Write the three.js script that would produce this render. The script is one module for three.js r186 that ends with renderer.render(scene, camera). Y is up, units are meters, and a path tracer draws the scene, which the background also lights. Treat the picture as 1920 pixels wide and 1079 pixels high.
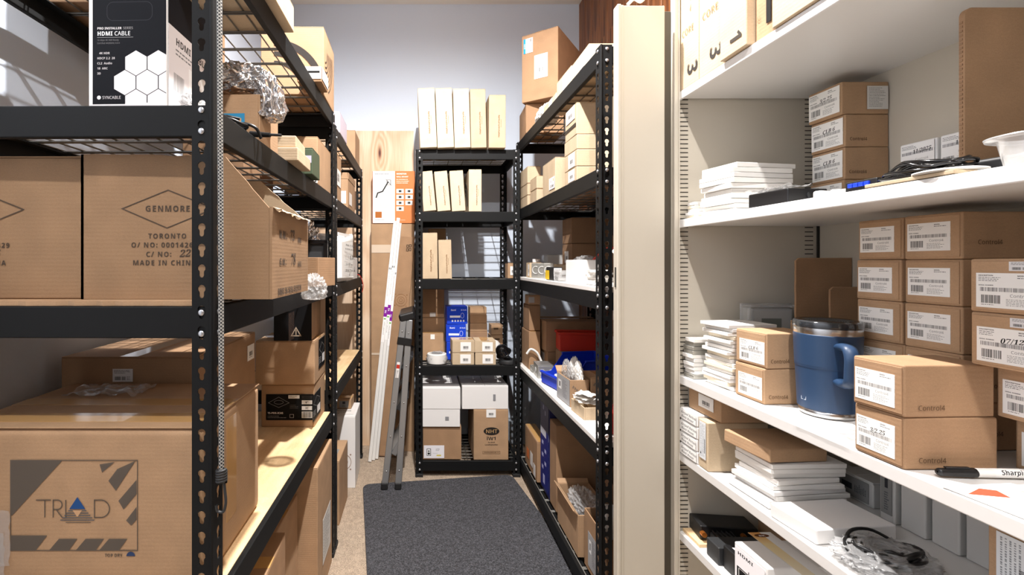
import * as THREE from 'three';
import { RoundedBoxGeometry } from 'three/addons/geometries/RoundedBoxGeometry.js';
import { mergeGeometries, toCreasedNormals, mergeVertices } from 'three/addons/utils/BufferGeometryUtils.js';
import { createNoise3D } from 'simplex-noise';

// ---------- camera, light, exposure ----------
const scene = new THREE.Scene();
scene.background = new THREE.Color(0x101010);
const F = 870, CX = 783, CY = 494, EYE = 1.165;                 // focal length and principal point in pixels, eye height
const camera = new THREE.PerspectiveCamera(2 * Math.atan(539.5 / F) * 180 / Math.PI, 1920 / 1079, 0.05, 30);
camera.position.set(0, EYE, 0);
camera.setViewOffset(1920, 1079, 960 - CX, 539.5 - CY, 1920, 1079);
camera.updateProjectionMatrix();
const renderer = new THREE.WebGLRenderer({ antialias: true });
renderer.toneMapping = THREE.LinearToneMapping;
renderer.toneMappingExposure = 1.0;
renderer.shadowMap.enabled = true;
const WARM = 0xfffbf8;
const LAMPS = [                                                 // recessed ceiling lamps: x, depth in front of the camera, candela
  [0.10, 1.15, 32], [0.10, -0.24, 15], [0.1, -1.6, 2],
];

// ---------- helpers ----------
let seed = 12345;
const rnd = () => { seed = (seed * 1664525 + 1013904223) >>> 0; return seed / 4294967296; };
const rr = (a, b) => a + (b - a) * rnd();
const noise = createNoise3D(rnd);
const fx = (px, D) => (px - CX) * D / F, fy = (py, D) => EYE - (py - CY) * D / F, fd = (px, X) => X * F / (px - CX);
const V = (x, y, D) => new THREE.Vector3(x, y, -D);
const names = {};
const numbered = (n) => { const k = names[n] = (names[n] ?? -1) + 1; return k ? `${n}_${String(k).padStart(3, '0')}` : n; };
function tag(o, label, category, group, kind) { Object.assign(o.userData, { label }); if (category) o.userData.category = category; if (group) o.userData.group = group; if (kind) o.userData.kind = kind; return o; }
function thing(name, label, category, [x, y, D] = [0, 0, 0], yaw = 0, group) {
  const o = new THREE.Group(); o.name = numbered(name); scene.add(o); o.position.set(x, y, -D); o.rotation.y = yaw;
  return tag(o, label, category, group);
}
function add(name, geo, mat, parent, p, r) {
  const m = new THREE.Mesh(geo, mat); m.castShadow = m.receiveShadow = true;
  m.name = parent === scene ? numbered(name) : name; if (p) m.position.set(...p); if (r) m.rotation.set(...r); parent.add(m); return m;
}
function solo(name, label, category, geo, mat, p, r, group) { return tag(add(name, geo, mat, scene, p, r), label, category, group); }
function struct(name, geo, mat, p) { const m = add(name, geo, mat, scene, p); m.userData.kind = 'structure'; return m; }
function uvm(g) {                                                // uv in metres from the dominant normal
  if (g.index) g = g.toNonIndexed();
  const p = g.attributes.position, uv = new Float32Array(p.count * 2), a = new THREE.Vector3(), b = new THREE.Vector3(), c = new THREE.Vector3();
  for (let i = 0; i < p.count; i += 3) {
    a.fromBufferAttribute(p, i); b.fromBufferAttribute(p, i + 1); c.fromBufferAttribute(p, i + 2);
    const n = b.clone().sub(a).cross(c.clone().sub(a)), ax = Math.abs(n.x), ay = Math.abs(n.y), az = Math.abs(n.z);
    [a, b, c].forEach((v, k) => { const j = (i + k) * 2; if (ax >= ay && ax >= az) { uv[j] = v.z; uv[j + 1] = v.y; } else if (ay >= az) { uv[j] = v.x; uv[j + 1] = v.z; } else { uv[j] = v.x; uv[j + 1] = v.y; } });
  }
  g.setAttribute('uv', new THREE.BufferAttribute(uv, 2)); return g;
}
const cacheG = {};
const rb = (w, h, d, r = 0.002, s = 2) => { const k = [w, h, d, r, s].map((v) => v.toFixed(4)).join(); return cacheG[k] ??= uvm(new RoundedBoxGeometry(w, h, d, s, Math.min(r, w / 2.01, h / 2.01, d / 2.01))); };
const bx = (w, h, d, x = 0, y = 0, z = 0) => uvm(new THREE.BoxGeometry(w, h, d).translate(x, y, z));
const cyl = (r1, r2, h, s = 20) => new THREE.CylinderGeometry(r1, r2, h, s);
const norm = (gs) => mergeGeometries(gs.map((g) => { const q = g.index ? g.toNonIndexed() : g.clone(); for (const k of Object.keys(q.attributes)) if (!['position', 'normal', 'uv'].includes(k)) q.deleteAttribute(k); return q; }));
function bar(p, q, w, t, r = 0) {                                // a bar from p to q
  const L = p.distanceTo(q), g = r ? new RoundedBoxGeometry(w, L, t, 2, r) : new THREE.BoxGeometry(w, L, t);
  const m = new THREE.Matrix4(), qn = new THREE.Quaternion().setFromUnitVectors(new THREE.Vector3(0, 1, 0), q.clone().sub(p).normalize());
  m.compose(p.clone().add(q).multiplyScalar(0.5), qn, new THREE.Vector3(1, 1, 1)); return uvm(g.applyMatrix4(m));
}
const wire = (p, q, r, s = 5) => { const g = new THREE.CylinderGeometry(r, r, p.distanceTo(q), s, 1, true), qn = new THREE.Quaternion().setFromUnitVectors(new THREE.Vector3(0, 1, 0), q.clone().sub(p).normalize()); return g.applyMatrix4(new THREE.Matrix4().compose(p.clone().add(q).multiplyScalar(0.5), qn, new THREE.Vector3(1, 1, 1))); };
const tube = (pts, r, n = 60, s = 8, closed = false) => new THREE.TubeGeometry(new THREE.CatmullRomCurve3(pts, closed), n, r, s, closed);

// ---------- textures ----------
function canvas(w, h, draw) { const c = document.createElement('canvas'); c.width = w; c.height = h; draw(c.getContext('2d'), w, h); const t = new THREE.CanvasTexture(c); t.colorSpace = THREE.SRGBColorSpace; t.anisotropy = 8; return t; }
function dataTex(n, f, srgb = true, rep = 1) {
  const d = new Uint8Array(n * n * 4);
  for (let y = 0; y < n; y++) for (let x = 0; x < n; x++) { const c = f(x / n, y / n), i = (y * n + x) * 4; const a = Array.isArray(c) ? c : [c, c, c]; d[i] = Math.max(0, Math.min(255, a[0] * 255)); d[i + 1] = Math.max(0, Math.min(255, a[1] * 255)); d[i + 2] = Math.max(0, Math.min(255, a[2] * 255)); d[i + 3] = 255; }
  const t = new THREE.DataTexture(d, n, n); t.wrapS = t.wrapT = THREE.RepeatWrapping; t.magFilter = THREE.LinearFilter; t.minFilter = THREE.LinearMipmapLinearFilter; t.generateMipmaps = true; if (srgb) t.colorSpace = THREE.SRGBColorSpace; t.repeat.set(rep, rep); t.needsUpdate = true; return t;
}
// periodic noise on a torus-like sum of two shifted samples
const pn = (u, v, f, k = 0) => { const a = u * Math.PI * 2, b = v * Math.PI * 2, R = f / 6.283; return 0.5 * (noise(R * Math.cos(a) + k, R * Math.sin(a), R * Math.cos(b) * 1.3 + 7 * k) + noise(R * Math.sin(b) + 9 + k, R * Math.cos(b), R * Math.sin(a) * 1.3 + 3 * k)); };
const cardMap = dataTex(512, (u, v) => { const fib = noise(u * 60, v * 500, 3) * 0.018, sp = (rnd() - 0.5) * 0.05, big = pn(u, v, 6) * 0.045; const g = 0.93 + fib + sp + big; return [g, g * 0.995, g * 0.985]; }, true, 2.2);
const cardBump = dataTex(256, (u, v) => 0.5 + 0.25 * Math.sin(v * Math.PI * 2 * 64) * 0.35 + pn(u, v, 10, 4) * 0.3 + (rnd() - 0.5) * 0.12, false, 2.2);
const wallBump = dataTex(256, (u, v) => 0.5 + pn(u, v, 60, 2) * 0.3 + pn(u, v, 120, 5) * 0.2, false, 2);
const carpetMap = dataTex(512, (u, v) => { const s = rnd(), b = 0.79 + (s - 0.5) * 0.42 + pn(u, v, 20, 1) * 0.06; return [b, b * 0.94, b * 0.875]; }, true, 1.6);
const carpetBump = dataTex(256, () => rnd(), false, 3);
const matMap = dataTex(512, (u, v) => { const s = rnd(); const b = 0.30 + noise(u * 90, v * 90, 3) * 0.11 + noise(u * 40, v * 40, 8) * 0.05 + (s > 0.93 ? 0.14 : (s - 0.5) * 0.12); return [b * 1.1, b * 1.1, b * 1.13]; }, true, 1.5);
const plyMap = dataTex(1024, (u, v) => {
  const w = pn(u, v, 3, 2) * 0.08; let r = u * 18 + w * 30; const kn = [[0.117, 0.707], [0.62, 0.28], [0.86, 0.45], [0.75, 0.88]];
  let k = 0, dk = 0; for (const [a, b] of kn) { const dx = (u - a) * 2.2, dy = v - b, q = Math.exp(-(dx * dx + dy * dy * 0.4) * 160); r += q * 9 * Math.sign(dx || 1); dk = Math.max(dk, Math.exp(-(dx * dx * 5200 + dy * dy * 1900))); k = Math.max(k, q); }
  const g = Math.sin(r * 2.2) * 0.5 + 0.5, f = noise(u * 240, v * 8, 1) * 0.03; const t = 0.075 * g + f + k * 0.07;
  return [0.93 - t * 0.9 - dk * 0.55, 0.825 - t * 1.25 - dk * 0.6, 0.715 - t * 1.5 - dk * 0.5];
}, true, 0.82);
const deckMap = dataTex(512, (u, v) => { const f = noise(u * 30, v * 4, 5) * 0.03 + (rnd() - 0.5) * 0.07 + pn(u, v, 8, 8) * 0.05; return [0.89 + f, 0.76 + f * 1.1, 0.58 + f * 1.2]; }, true, 1.3);
const panelMap = dataTex(512, (u, v) => { const g = noise(u * 40, v * 2.2, 11) * 0.10 + noise(u * 150, v * 5, 4) * 0.05; const st = noise(u * 12, v * 1.2, 20) > 0.45 ? -0.10 : 0; return [0.58 + g + st, 0.37 + g * 0.75 + st * 0.8, 0.22 + g * 0.5 + st * 0.5]; }, true, 1);
const braidMap = canvas(64, 64, (c) => { c.fillStyle = '#a8a6a1'; c.fillRect(0, 0, 64, 64); c.fillStyle = '#23262a'; for (let i = 0; i < 4; i++) for (let j = 0; j < 4; j++) if ((i + j) % 2) { c.beginPath(); c.ellipse(i * 16 + 8, j * 16 + 8, 9, 8, 0, 0, 7); c.fill(); } });
braidMap.wrapS = braidMap.wrapT = THREE.RepeatWrapping; braidMap.repeat.set(80, 2);

// ---------- materials ----------
const std = (color, roughness = 0.6, o = {}) => new THREE.MeshStandardMaterial({ color, roughness, ...o });
const card = (c) => std(c, 0.82, { map: cardMap, bumpMap: cardBump, bumpScale: 0.0006 });
const M = {
  kraft: card(0xbd9a78), kraftDark: card(0xa07e60), kraftMid: card(0xa08061), kraftLight: card(0xd3bd9f), kraftPale: card(0xe4d3b8), kraftRed: card(0xae8a69),
  edge: std(0xa98257, 0.9), white: std(0xe9e7e3, 0.6), whiteCard: std(0xeceae8, 0.55), paper: std(0xf2efea, 0.75), cream: std(0xefe3cc, 0.8), grey: std(0xb4b4b2, 0.6), greyCard: std(0xd2d1ce, 0.6),
  rack: new THREE.MeshPhysicalMaterial({ color: 0x141516, roughness: 0.55, specularIntensity: 0.4 }), zinc: std(0x77746e, 0.35, { metalness: 0.75 }), wireDark: std(0x2a2a2b, 0.4, { metalness: 0.5 }), galv: std(0xb9b8b2, 0.35, { metalness: 0.7 }), rivet: std(0xc9ccd2, 0.3, { metalness: 0.8 }),
  black: std(0x121214, 0.45), blackGloss: std(0x0d0d0f, 0.15), rubber: std(0x1b1b1c, 0.7), alu: std(0xa2a3a4, 0.35, { metalness: 0.65 }), steel: std(0xc8c8c8, 0.25, { metalness: 1 }),
  beige: std(0xcbc3b4, 0.42, { bumpMap: wallBump, bumpScale: 0.0001 }), shelfWhite: std(0xdedcd9, 0.35), board: std(0xf1efec, 0.4), slot: std(0x2b2721, 0.9),
  tape: new THREE.MeshPhysicalMaterial({ color: 0xc79b62, roughness: 0.18, clearcoat: 0.6 }), tapeBrown: std(0xb98c58, 0.25), tapePale: std(0xd6c3ae, 0.2),
  clear: new THREE.MeshPhysicalMaterial({ color: 0xffffff, roughness: 0.12, transmission: 0.93, thickness: 0, ior: 1.45 }),
  film: new THREE.MeshPhysicalMaterial({ color: 0xf4f4f4, roughness: 0.2, transmission: 0.8, thickness: 0, side: THREE.DoubleSide }),
  silver: std(0xd8d8da, 0.2, { metalness: 0.95, side: THREE.DoubleSide }),
  navy: std(0x253e5d, 0.42), blue: std(0x1238c4, 0.4), blueDark: std(0x1c2258, 0.5), red: std(0xc8321f, 0.45), green: std(0x41503a, 0.6), orange: std(0xd97a45, 0.6), yellow: std(0xe9c419, 0.5), copper: std(0xc97a35, 0.3, { metalness: 0.8 }),
  wood: std(0xffffff, 0.6, { map: deckMap }), ply: std(0xffffff, 0.6, { map: plyMap }), panel: std(0xffffff, 0.5, { map: panelMap }),
  darkPlastic: std(0x2a2b2d, 0.5), cable: std(0x151516, 0.35), screen: std(0x6c7468, 0.3), purple: std(0x8a2d9a, 0.5),
};
const pm = (tex, rough = 0.55) => new THREE.MeshPhysicalMaterial({ color: 0xffffff, roughness: rough, map: tex, specularIntensity: 0.25 });                     // printed paper
const im = (tex) => std(0xffffff, 0.85, { map: tex, transparent: true, side: THREE.FrontSide }); // ink printed straight on the board

// ---------- printed matter ----------
const txt = (c, s, x, y, px, { w = 'bold', f = 'sans-serif', col = '#1b1b1b', al = 'left', rot = 0, sx = 1, sp = 0 } = {}) => { c.save(); c.translate(x, y); c.rotate(rot); c.scale(sx, 1); c.font = `${w} ${px}px ${f}`; c.fillStyle = col; c.textAlign = al; c.textBaseline = 'middle'; if (sp) c.letterSpacing = sp + 'px'; c.fillText(s, 0, 0); c.restore(); };
const bars = (c, x, y, w, h, col = '#222') => { c.fillStyle = col; let p = x; while (p < x + w) { const q = 1 + Math.floor(rnd() * 4); c.fillRect(p, y, Math.min(q, x + w - p), h); p += q + 1 + Math.floor(rnd() * 4); } };
const lines = (c, x, y, w, n, dy, t = 3, col = '#555') => { c.fillStyle = col; for (let i = 0; i < n; i++) { let p = x; const e = x + w * (0.55 + 0.45 * rnd()); while (p < e) { const q = 4 + rnd() * 16; c.fillRect(p, y + i * dy, Math.min(q, e - p), t); p += q + 4; } } };
const scrawl = (c, s, x, y, px, col = '#161616', rot = -0.05) => { c.save(); c.translate(x, y); c.rotate(rot); c.font = `italic bold ${px}px serif`; c.fillStyle = col; c.textBaseline = 'middle'; c.fillText(s, 0, 0); c.restore(); };
function partLabel(hand, col) {
  return pm(canvas(360, 260, (c, w, h) => {
    c.fillStyle = '#f0eeea'; c.fillRect(0, 0, w, h); txt(c, 'DESCRIPTION', 14, 18, 13); lines(c, 14, 32, 130, 3, 12, 4); txt(c, 'MODEL', 230, 20, 14); lines(c, 230, 34, 100, 1, 10, 5);
    txt(c, 'SERIAL NUMBER', 14, 92, 11); bars(c, 22, 108, 310, 30, '#6a6868'); bars(c, 30, 165, 110, 62); c.fillStyle = '#e9e6e2'; txt(c, 'Control4', 190, 165, 30, { w: 'normal', col: '#8a8886' }); lines(c, 170, 190, 170, 5, 11, 5, '#a9a7a4'); lines(c, 30, 236, 110, 1, 10, 4);
    if (hand) scrawl(c, hand, 130, 92, 50, col);
  }));
}
const T = {
  c4: partLabel(), c4a: partLabel('3/2.25'), c4b: partLabel('07/12.25'), c4c: partLabel('CLB 6'), c4d: partLabel('2.25'),
  c4w: pm(canvas(360, 300, (c, w, h) => { c.fillStyle = '#efedeb'; c.fillRect(0, 0, w, h); lines(c, 14, 16, 200, 3, 14, 5); bars(c, 14, 80, 330, 30, '#55535a'); scrawl(c, '11/2025', 130, 84, 54); bars(c, 14, 205, 110, 66); txt(c, 'Control4', 160, 170, 36, { w: 'normal', col: '#a5a2a0' }); lines(c, 150, 215, 190, 5, 14, 6, '#b5b2af'); })),
  c4logo: im(canvas(256, 64, (c) => { txt(c, 'Control4', 6, 34, 50, { w: 'normal', col: '#5b4027' }); })),
  bar: pm(canvas(160, 120, (c, w, h) => { c.fillStyle = '#f4f2ef'; c.fillRect(0, 0, w, h); bars(c, 40, 52, 84, 34); lines(c, 40, 94, 80, 1, 8, 4); })),
  ship: pm(canvas(200, 300, (c, w, h) => { c.fillStyle = '#f7f5f4'; c.fillRect(0, 0, w, h); bars(c, 55, 30, 100, 44); lines(c, 30, 88, 140, 1, 8, 4); lines(c, 80, 125, 40, 1, 8, 4); bars(c, 60, 165, 80, 55); lines(c, 60, 226, 70, 1, 8, 4); })),
  shipBlue: pm(canvas(200, 280, (c, w, h) => { c.fillStyle = '#f4f2f0'; c.fillRect(0, 0, w, h); c.fillStyle = '#2c9bd8'; c.fillRect(0, 0, 46, h); txt(c, '08.2018', 24, 140, 26, { col: '#fff', rot: -Math.PI / 2, al: 'center' }); bars(c, 130, 14, 46, 60); lines(c, 66, 130, 110, 6, 20, 5, '#999'); })),
  small: pm(canvas(200, 130, (c, w, h) => { c.fillStyle = '#dedcdc'; c.fillRect(0, 0, w, h); lines(c, 14, 14, 170, 3, 13, 5); bars(c, 20, 78, 60, 36); bars(c, 90, 78, 40, 36); lines(c, 140, 80, 45, 3, 13, 4); })),
  list: pm(canvas(220, 300, (c, w, h) => { c.fillStyle = '#dcdad6'; c.fillRect(0, 0, w, h); lines(c, 18, 24, 180, 13, 20, 6, '#777'); })),
  hdmi: pm(canvas(512, 860, (c, w, h) => {
    c.fillStyle = '#f3eef0'; c.fillRect(0, 0, w, h); c.fillStyle = '#0f1015'; c.fillRect(24, 0, 488, 834); c.strokeStyle = '#3a3b40'; c.lineWidth = 3; c.beginPath(); c.roundRect(120, 170, 300, 120, 40); c.stroke();
    txt(c, 'PRO INSTALLER', 54, 340, 22, { col: '#e8e4e4' }); txt(c, 'SERIES', 226, 340, 22, { col: '#a9a6a6', w: 'normal' }); txt(c, 'HDMI', 54, 374, 38, { col: '#fff' }); txt(c, 'CABLE', 168, 374, 38, { col: '#fff', w: 'normal' }); c.fillStyle = '#bbb'; c.fillRect(54, 398, 240, 2);
    txt(c, '10 Gbps 4K HDR Ready', 54, 416, 14, { col: '#8d8a8a', w: 'normal' }); txt(c, 'Certified 4K@60Hz 4:4:4', 54, 436, 14, { col: '#8d8a8a', w: 'normal' });
    ['▣ 4K HDR', 'HDCP 2.2  28', 'CL2  Audio', '18  ARC', '3D'].forEach((s, i) => txt(c, s, 54, 500 + i * 33, 20, { col: '#cfcaca' }));
    c.fillStyle = '#f3eef0'; const hex = (x, y, r) => { c.beginPath(); for (let i = 0; i < 6; i++) c.lineTo(x + r * Math.sin(i * Math.PI / 3), y + r * Math.cos(i * Math.PI / 3)); c.fill(); };
    const R = 82, dx = 148, dy = 126; hex(312, 568, R); hex(312 + dx, 568, R); hex(312 - dx / 2, 568 + dy, R); hex(312 + dx / 2, 568 + dy, R); hex(312 + 1.5 * dx, 568 + dy, R); hex(312, 568 + 2 * dy, R); hex(312 + dx, 568 + 2 * dy, R); c.fillStyle = '#f3eef0'; c.fillRect(0, 834, w, 26); c.fillRect(240, 826, 272, 20);
    c.beginPath(); c.arc(66, 790, 13, 0, 7); c.fill(); txt(c, 'SYNCABLE', 88, 790, 27, { col: '#ddd8d8', w: 'normal' });
  })),
  hdmiSide: pm(canvas(256, 430, (c, w, h) => { c.fillStyle = '#efe9ea'; c.fillRect(0, 0, w, h); c.fillStyle = '#1a1b20'; c.fillRect(0, 0, w, 150); txt(c, 'HDMI CABLE', 40, 190, 34, { col: '#333' }); lines(c, 40, 216, 150, 2, 14, 5, '#777'); c.fillStyle = '#fff'; c.fillRect(120, 250, 120, 120); bars(c, 30, 300, 60, 60, '#777'); })),
  lutron: im(canvas(512, 360, (c, w, h) => { c.fillStyle = '#2f8fc0'; c.fillRect(0, 70, 440, 290); c.fillStyle = '#cfa478'; c.fillRect(20, 122, 380, 84); txt(c, 'LUTRON', 46, 166, 78, { w: 'bold', col: '#2b5d86', sx: 1.05 }); txt(c, 'a  solution', 90, 40, 28, { w: 'italic', col: '#5b4a3c' }); lines(c, 20, 240, 200, 2, 24, 6, '#1f6a94'); })),
  genmore: im(canvas(1024, 780, (c) => { gen(c, '00014269', '22', 482); })),
  genmore2: im(canvas(1024, 780, (c) => { gen(c, '000427829', '25', 482); })),
  genSide: im(canvas(512, 520, (c) => { txt(c, 'N.W.:', 60, 70, 44, { col: '#4c4038' }); scrawl(c, '73', 210, 68, 64, '#4c4038'); txt(c, 'KGS', 340, 80, 34, { col: '#4c4038' }); txt(c, 'G.W.:', 60, 180, 40, { col: '#4c4038' }); scrawl(c, '78', 220, 172, 70, '#4c4038'); txt(c, 'KGS', 340, 190, 34, { col: '#4c4038' }); txt(c, 'DIMS:36.5X24.5X27CM', 40, 300, 38, { col: '#4c4038', sx: 0.9 }); c.globalAlpha = 0.55; bars(c, 190, 400, 90, 120, '#4b2e1c'); c.globalAlpha = 1; })),
  triad: im(canvas(800, 620, (c, w, h) => {
    c.strokeStyle = '#5a5046'; c.lineWidth = 5; c.strokeRect(20, 30, 760, 540); c.save(); c.beginPath(); c.rect(20, 30, 760, 540); c.clip(); c.fillStyle = 'rgba(95,86,78,.85)';
    c.beginPath(); c.moveTo(20, 30); c.lineTo(330, 30); c.lineTo(30, 360); c.lineTo(20, 360); c.fill(); c.beginPath(); c.moveTo(20, 480); c.lineTo(240, 480); c.lineTo(170, 570); c.lineTo(20, 570); c.fill();
    for (const x of [310, 470, 610]) { c.beginPath(); c.moveTo(x, 500); c.lineTo(x + 110, 500); c.lineTo(x + 60, 570); c.lineTo(x - 60, 570); c.fill(); }
    for (const q of [[553, 54, 644, 40, 568, 103], [659, 82, 768, 33, 651, 212, 606, 153], [666, 273, 775, 146, 775, 231, 697, 325], [712, 390, 775, 308, 775, 386, 742, 421]]) { c.beginPath(); for (let i = 0; i < q.length; i += 2) c.lineTo(q[i], q[i + 1]); c.fill(); } c.restore();
    c.strokeStyle = '#5d5248'; c.lineWidth = 6; c.beginPath(); c.moveTo(172, 268); c.lineTo(262, 268); c.moveTo(225, 268); c.lineTo(225, 372); c.moveTo(275, 372); c.lineTo(275, 268); c.lineTo(300, 268); c.arc(300, 296, 28, -Math.PI / 2, Math.PI / 2); c.lineTo(275, 324); c.moveTo(292, 324); c.lineTo(330, 372); c.moveTo(350, 268); c.lineTo(350, 372); c.moveTo(522, 268); c.lineTo(560, 268); c.arc(560, 320, 52, -Math.PI / 2, Math.PI / 2); c.lineTo(522, 372); c.closePath(); c.stroke(); c.strokeStyle = '#1d4a78'; c.fillStyle = '#174a86'; c.beginPath(); c.moveTo(420, 250); c.lineTo(372, 322); c.lineTo(468, 322); c.fill(); c.strokeStyle = '#4a5560'; c.lineWidth = 5; for (let i = 0; i < 5; i++) { c.beginPath(); c.moveTo(366 - i * 12, 332 + i * 14); c.lineTo(474 + i * 12, 332 + i * 14); c.stroke(); }
    c.fillStyle = '#c8a07a'; c.beginPath(); c.moveTo(392, 330); c.lineTo(448, 330); c.lineTo(420, 372); c.fill(); c.fillStyle = '#5d5248'; c.fillRect(350, 400, 150, 4); txt(c, 'TOP DRY', 690, 600, 26, { al: 'right', col: '#5d5248' }); c.fillStyle = '#2a3e66'; c.beginPath(); c.arc(740, 604, 26, Math.PI, 0); c.fill();
  })),
  pdx: pm(canvas(640, 360, (c, w, h) => {
    c.fillStyle = '#17181a'; c.fillRect(0, 0, w, h); c.strokeStyle = '#8f9092'; c.lineWidth = 5; c.beginPath(); c.moveTo(30, 120); c.lineTo(170, 40); c.lineTo(310, 120); c.lineTo(170, 185); c.closePath(); c.stroke(); c.beginPath(); c.ellipse(170, 112, 62, 26, 0, 0, 7); c.stroke(); txt(c, 'TS-PDX-ICAS', 20, 262, 36, { col: '#fff' }); lines(c, 20, 300, 260, 2, 22, 7, '#aaa');
    c.fillStyle = '#eee'; c.fillRect(300, 14, 150, 46); lines(c, 310, 26, 130, 2, 16, 6, '#333'); c.fillRect(480, 20, 140, 44); txt(c, 'SERIES 6', 550, 42, 24, { al: 'center' }); c.fillStyle = '#eee'; c.fillRect(480, 84, 140, 56); txt(c, '6"', 550, 112, 40, { al: 'center' }); c.fillStyle = '#eee'; c.fillRect(480, 164, 140, 56); txt(c, 'IC', 550, 192, 40, { al: 'center' }); c.fillStyle = '#eee'; c.fillRect(480, 240, 140, 90); bars(c, 490, 246, 120, 78); lines(c, 320, 150, 120, 3, 20, 5, '#777'); c.strokeStyle = '#ccc'; c.strokeRect(320, 280, 50, 45);
  })),
  pdxSide: pm(canvas(200, 400, (c, w, h) => { c.fillStyle = '#17181a'; c.fillRect(0, 0, w, h); c.strokeStyle = '#999'; c.lineWidth = 5; c.beginPath(); c.moveTo(20, 140); c.lineTo(100, 60); c.lineTo(180, 140); c.lineTo(100, 220); c.closePath(); c.stroke(); c.fillStyle = '#eee'; c.fillRect(110, 230, 80, 120); lines(c, 20, 250, 70, 4, 24, 8, '#bbb'); })),
  arcs: im(canvas(512, 512, (c) => { c.strokeStyle = '#2a2421'; for (const [r, t] of [[430, 60], [330, 44], [250, 30]]) { c.lineWidth = t; c.beginPath(); c.arc(40, 512, r, -Math.PI / 2, 0); c.stroke(); } })),
  arcsThin: im(canvas(256, 256, (c) => { c.strokeStyle = '#3b2d22'; c.lineWidth = 7; for (let r = 60; r < 240; r += 26) { c.beginPath(); c.arc(0, 60, r, -0.2, Math.PI / 2); c.stroke(); } })),
  eco: pm(canvas(256, 150, (c, w, h) => { c.fillStyle = '#f4f2f0'; c.fillRect(0, 0, w, h); txt(c, 'CE FSC ♻ 2.60', 16, 26, 22); c.fillStyle = '#1c1c1c'; c.fillRect(80, 52, 160, 28); lines(c, 16, 96, 190, 3, 16, 6, '#aaa'); })),
  icons: pm(canvas(256, 150, (c, w, h) => { c.fillStyle = '#efedea'; c.fillRect(0, 0, w, h); lines(c, 20, 18, 210, 4, 16, 6, '#999'); c.fillStyle = '#191919'; for (const x of [120, 185]) { c.fillRect(x, 96, 50, 44); c.fillStyle = '#eee'; c.beginPath(); c.moveTo(x + 25, 104); c.lineTo(x + 38, 130); c.lineTo(x + 12, 130); c.fill(); c.fillStyle = '#191919'; } })),
  mount: pm(canvas(512, 640, (c, w, h) => {
    c.fillStyle = '#f6f3f0'; c.fillRect(0, 0, w, h); c.fillStyle = '#d98551'; c.fillRect(272, 0, 240, h); txt(c, 'MONITOR WALL MOUNT', 24, 34, 15); c.strokeStyle = '#333'; c.lineWidth = 16; c.beginPath(); c.moveTo(40, 330); c.lineTo(60, 270); c.lineTo(120, 250); c.lineTo(190, 130); c.stroke(); c.lineWidth = 5; c.strokeRect(175, 110, 44, 60); c.beginPath(); c.moveTo(160, 100); c.lineTo(230, 180); c.stroke(); c.fillStyle = '#b06a34'; c.fillRect(30, 500, 80, 76); lines(c, 30, 596, 170, 1, 9, 5); lines(c, 90, 400, 150, 3, 20, 4, '#d8b0a8');
    txt(c, 'MONITOR', 290, 34, 26, { col: '#fff' }); txt(c, 'WALL MOUNT', 290, 70, 22, { col: '#fff' }); lines(c, 290, 98, 170, 3, 22, 9, '#f5e4d6'); for (let r = 0; r < 4; r++) for (let k = 0; k < 2; k++) if (r < 3 || !k) { c.fillStyle = '#f8f5f0'; c.fillRect(290 + k * 110, 220 + r * 72, 90, 54); c.fillStyle = '#3a3a3a'; c.fillRect(318 + k * 110, 234 + r * 72, 34, 26); }
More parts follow.
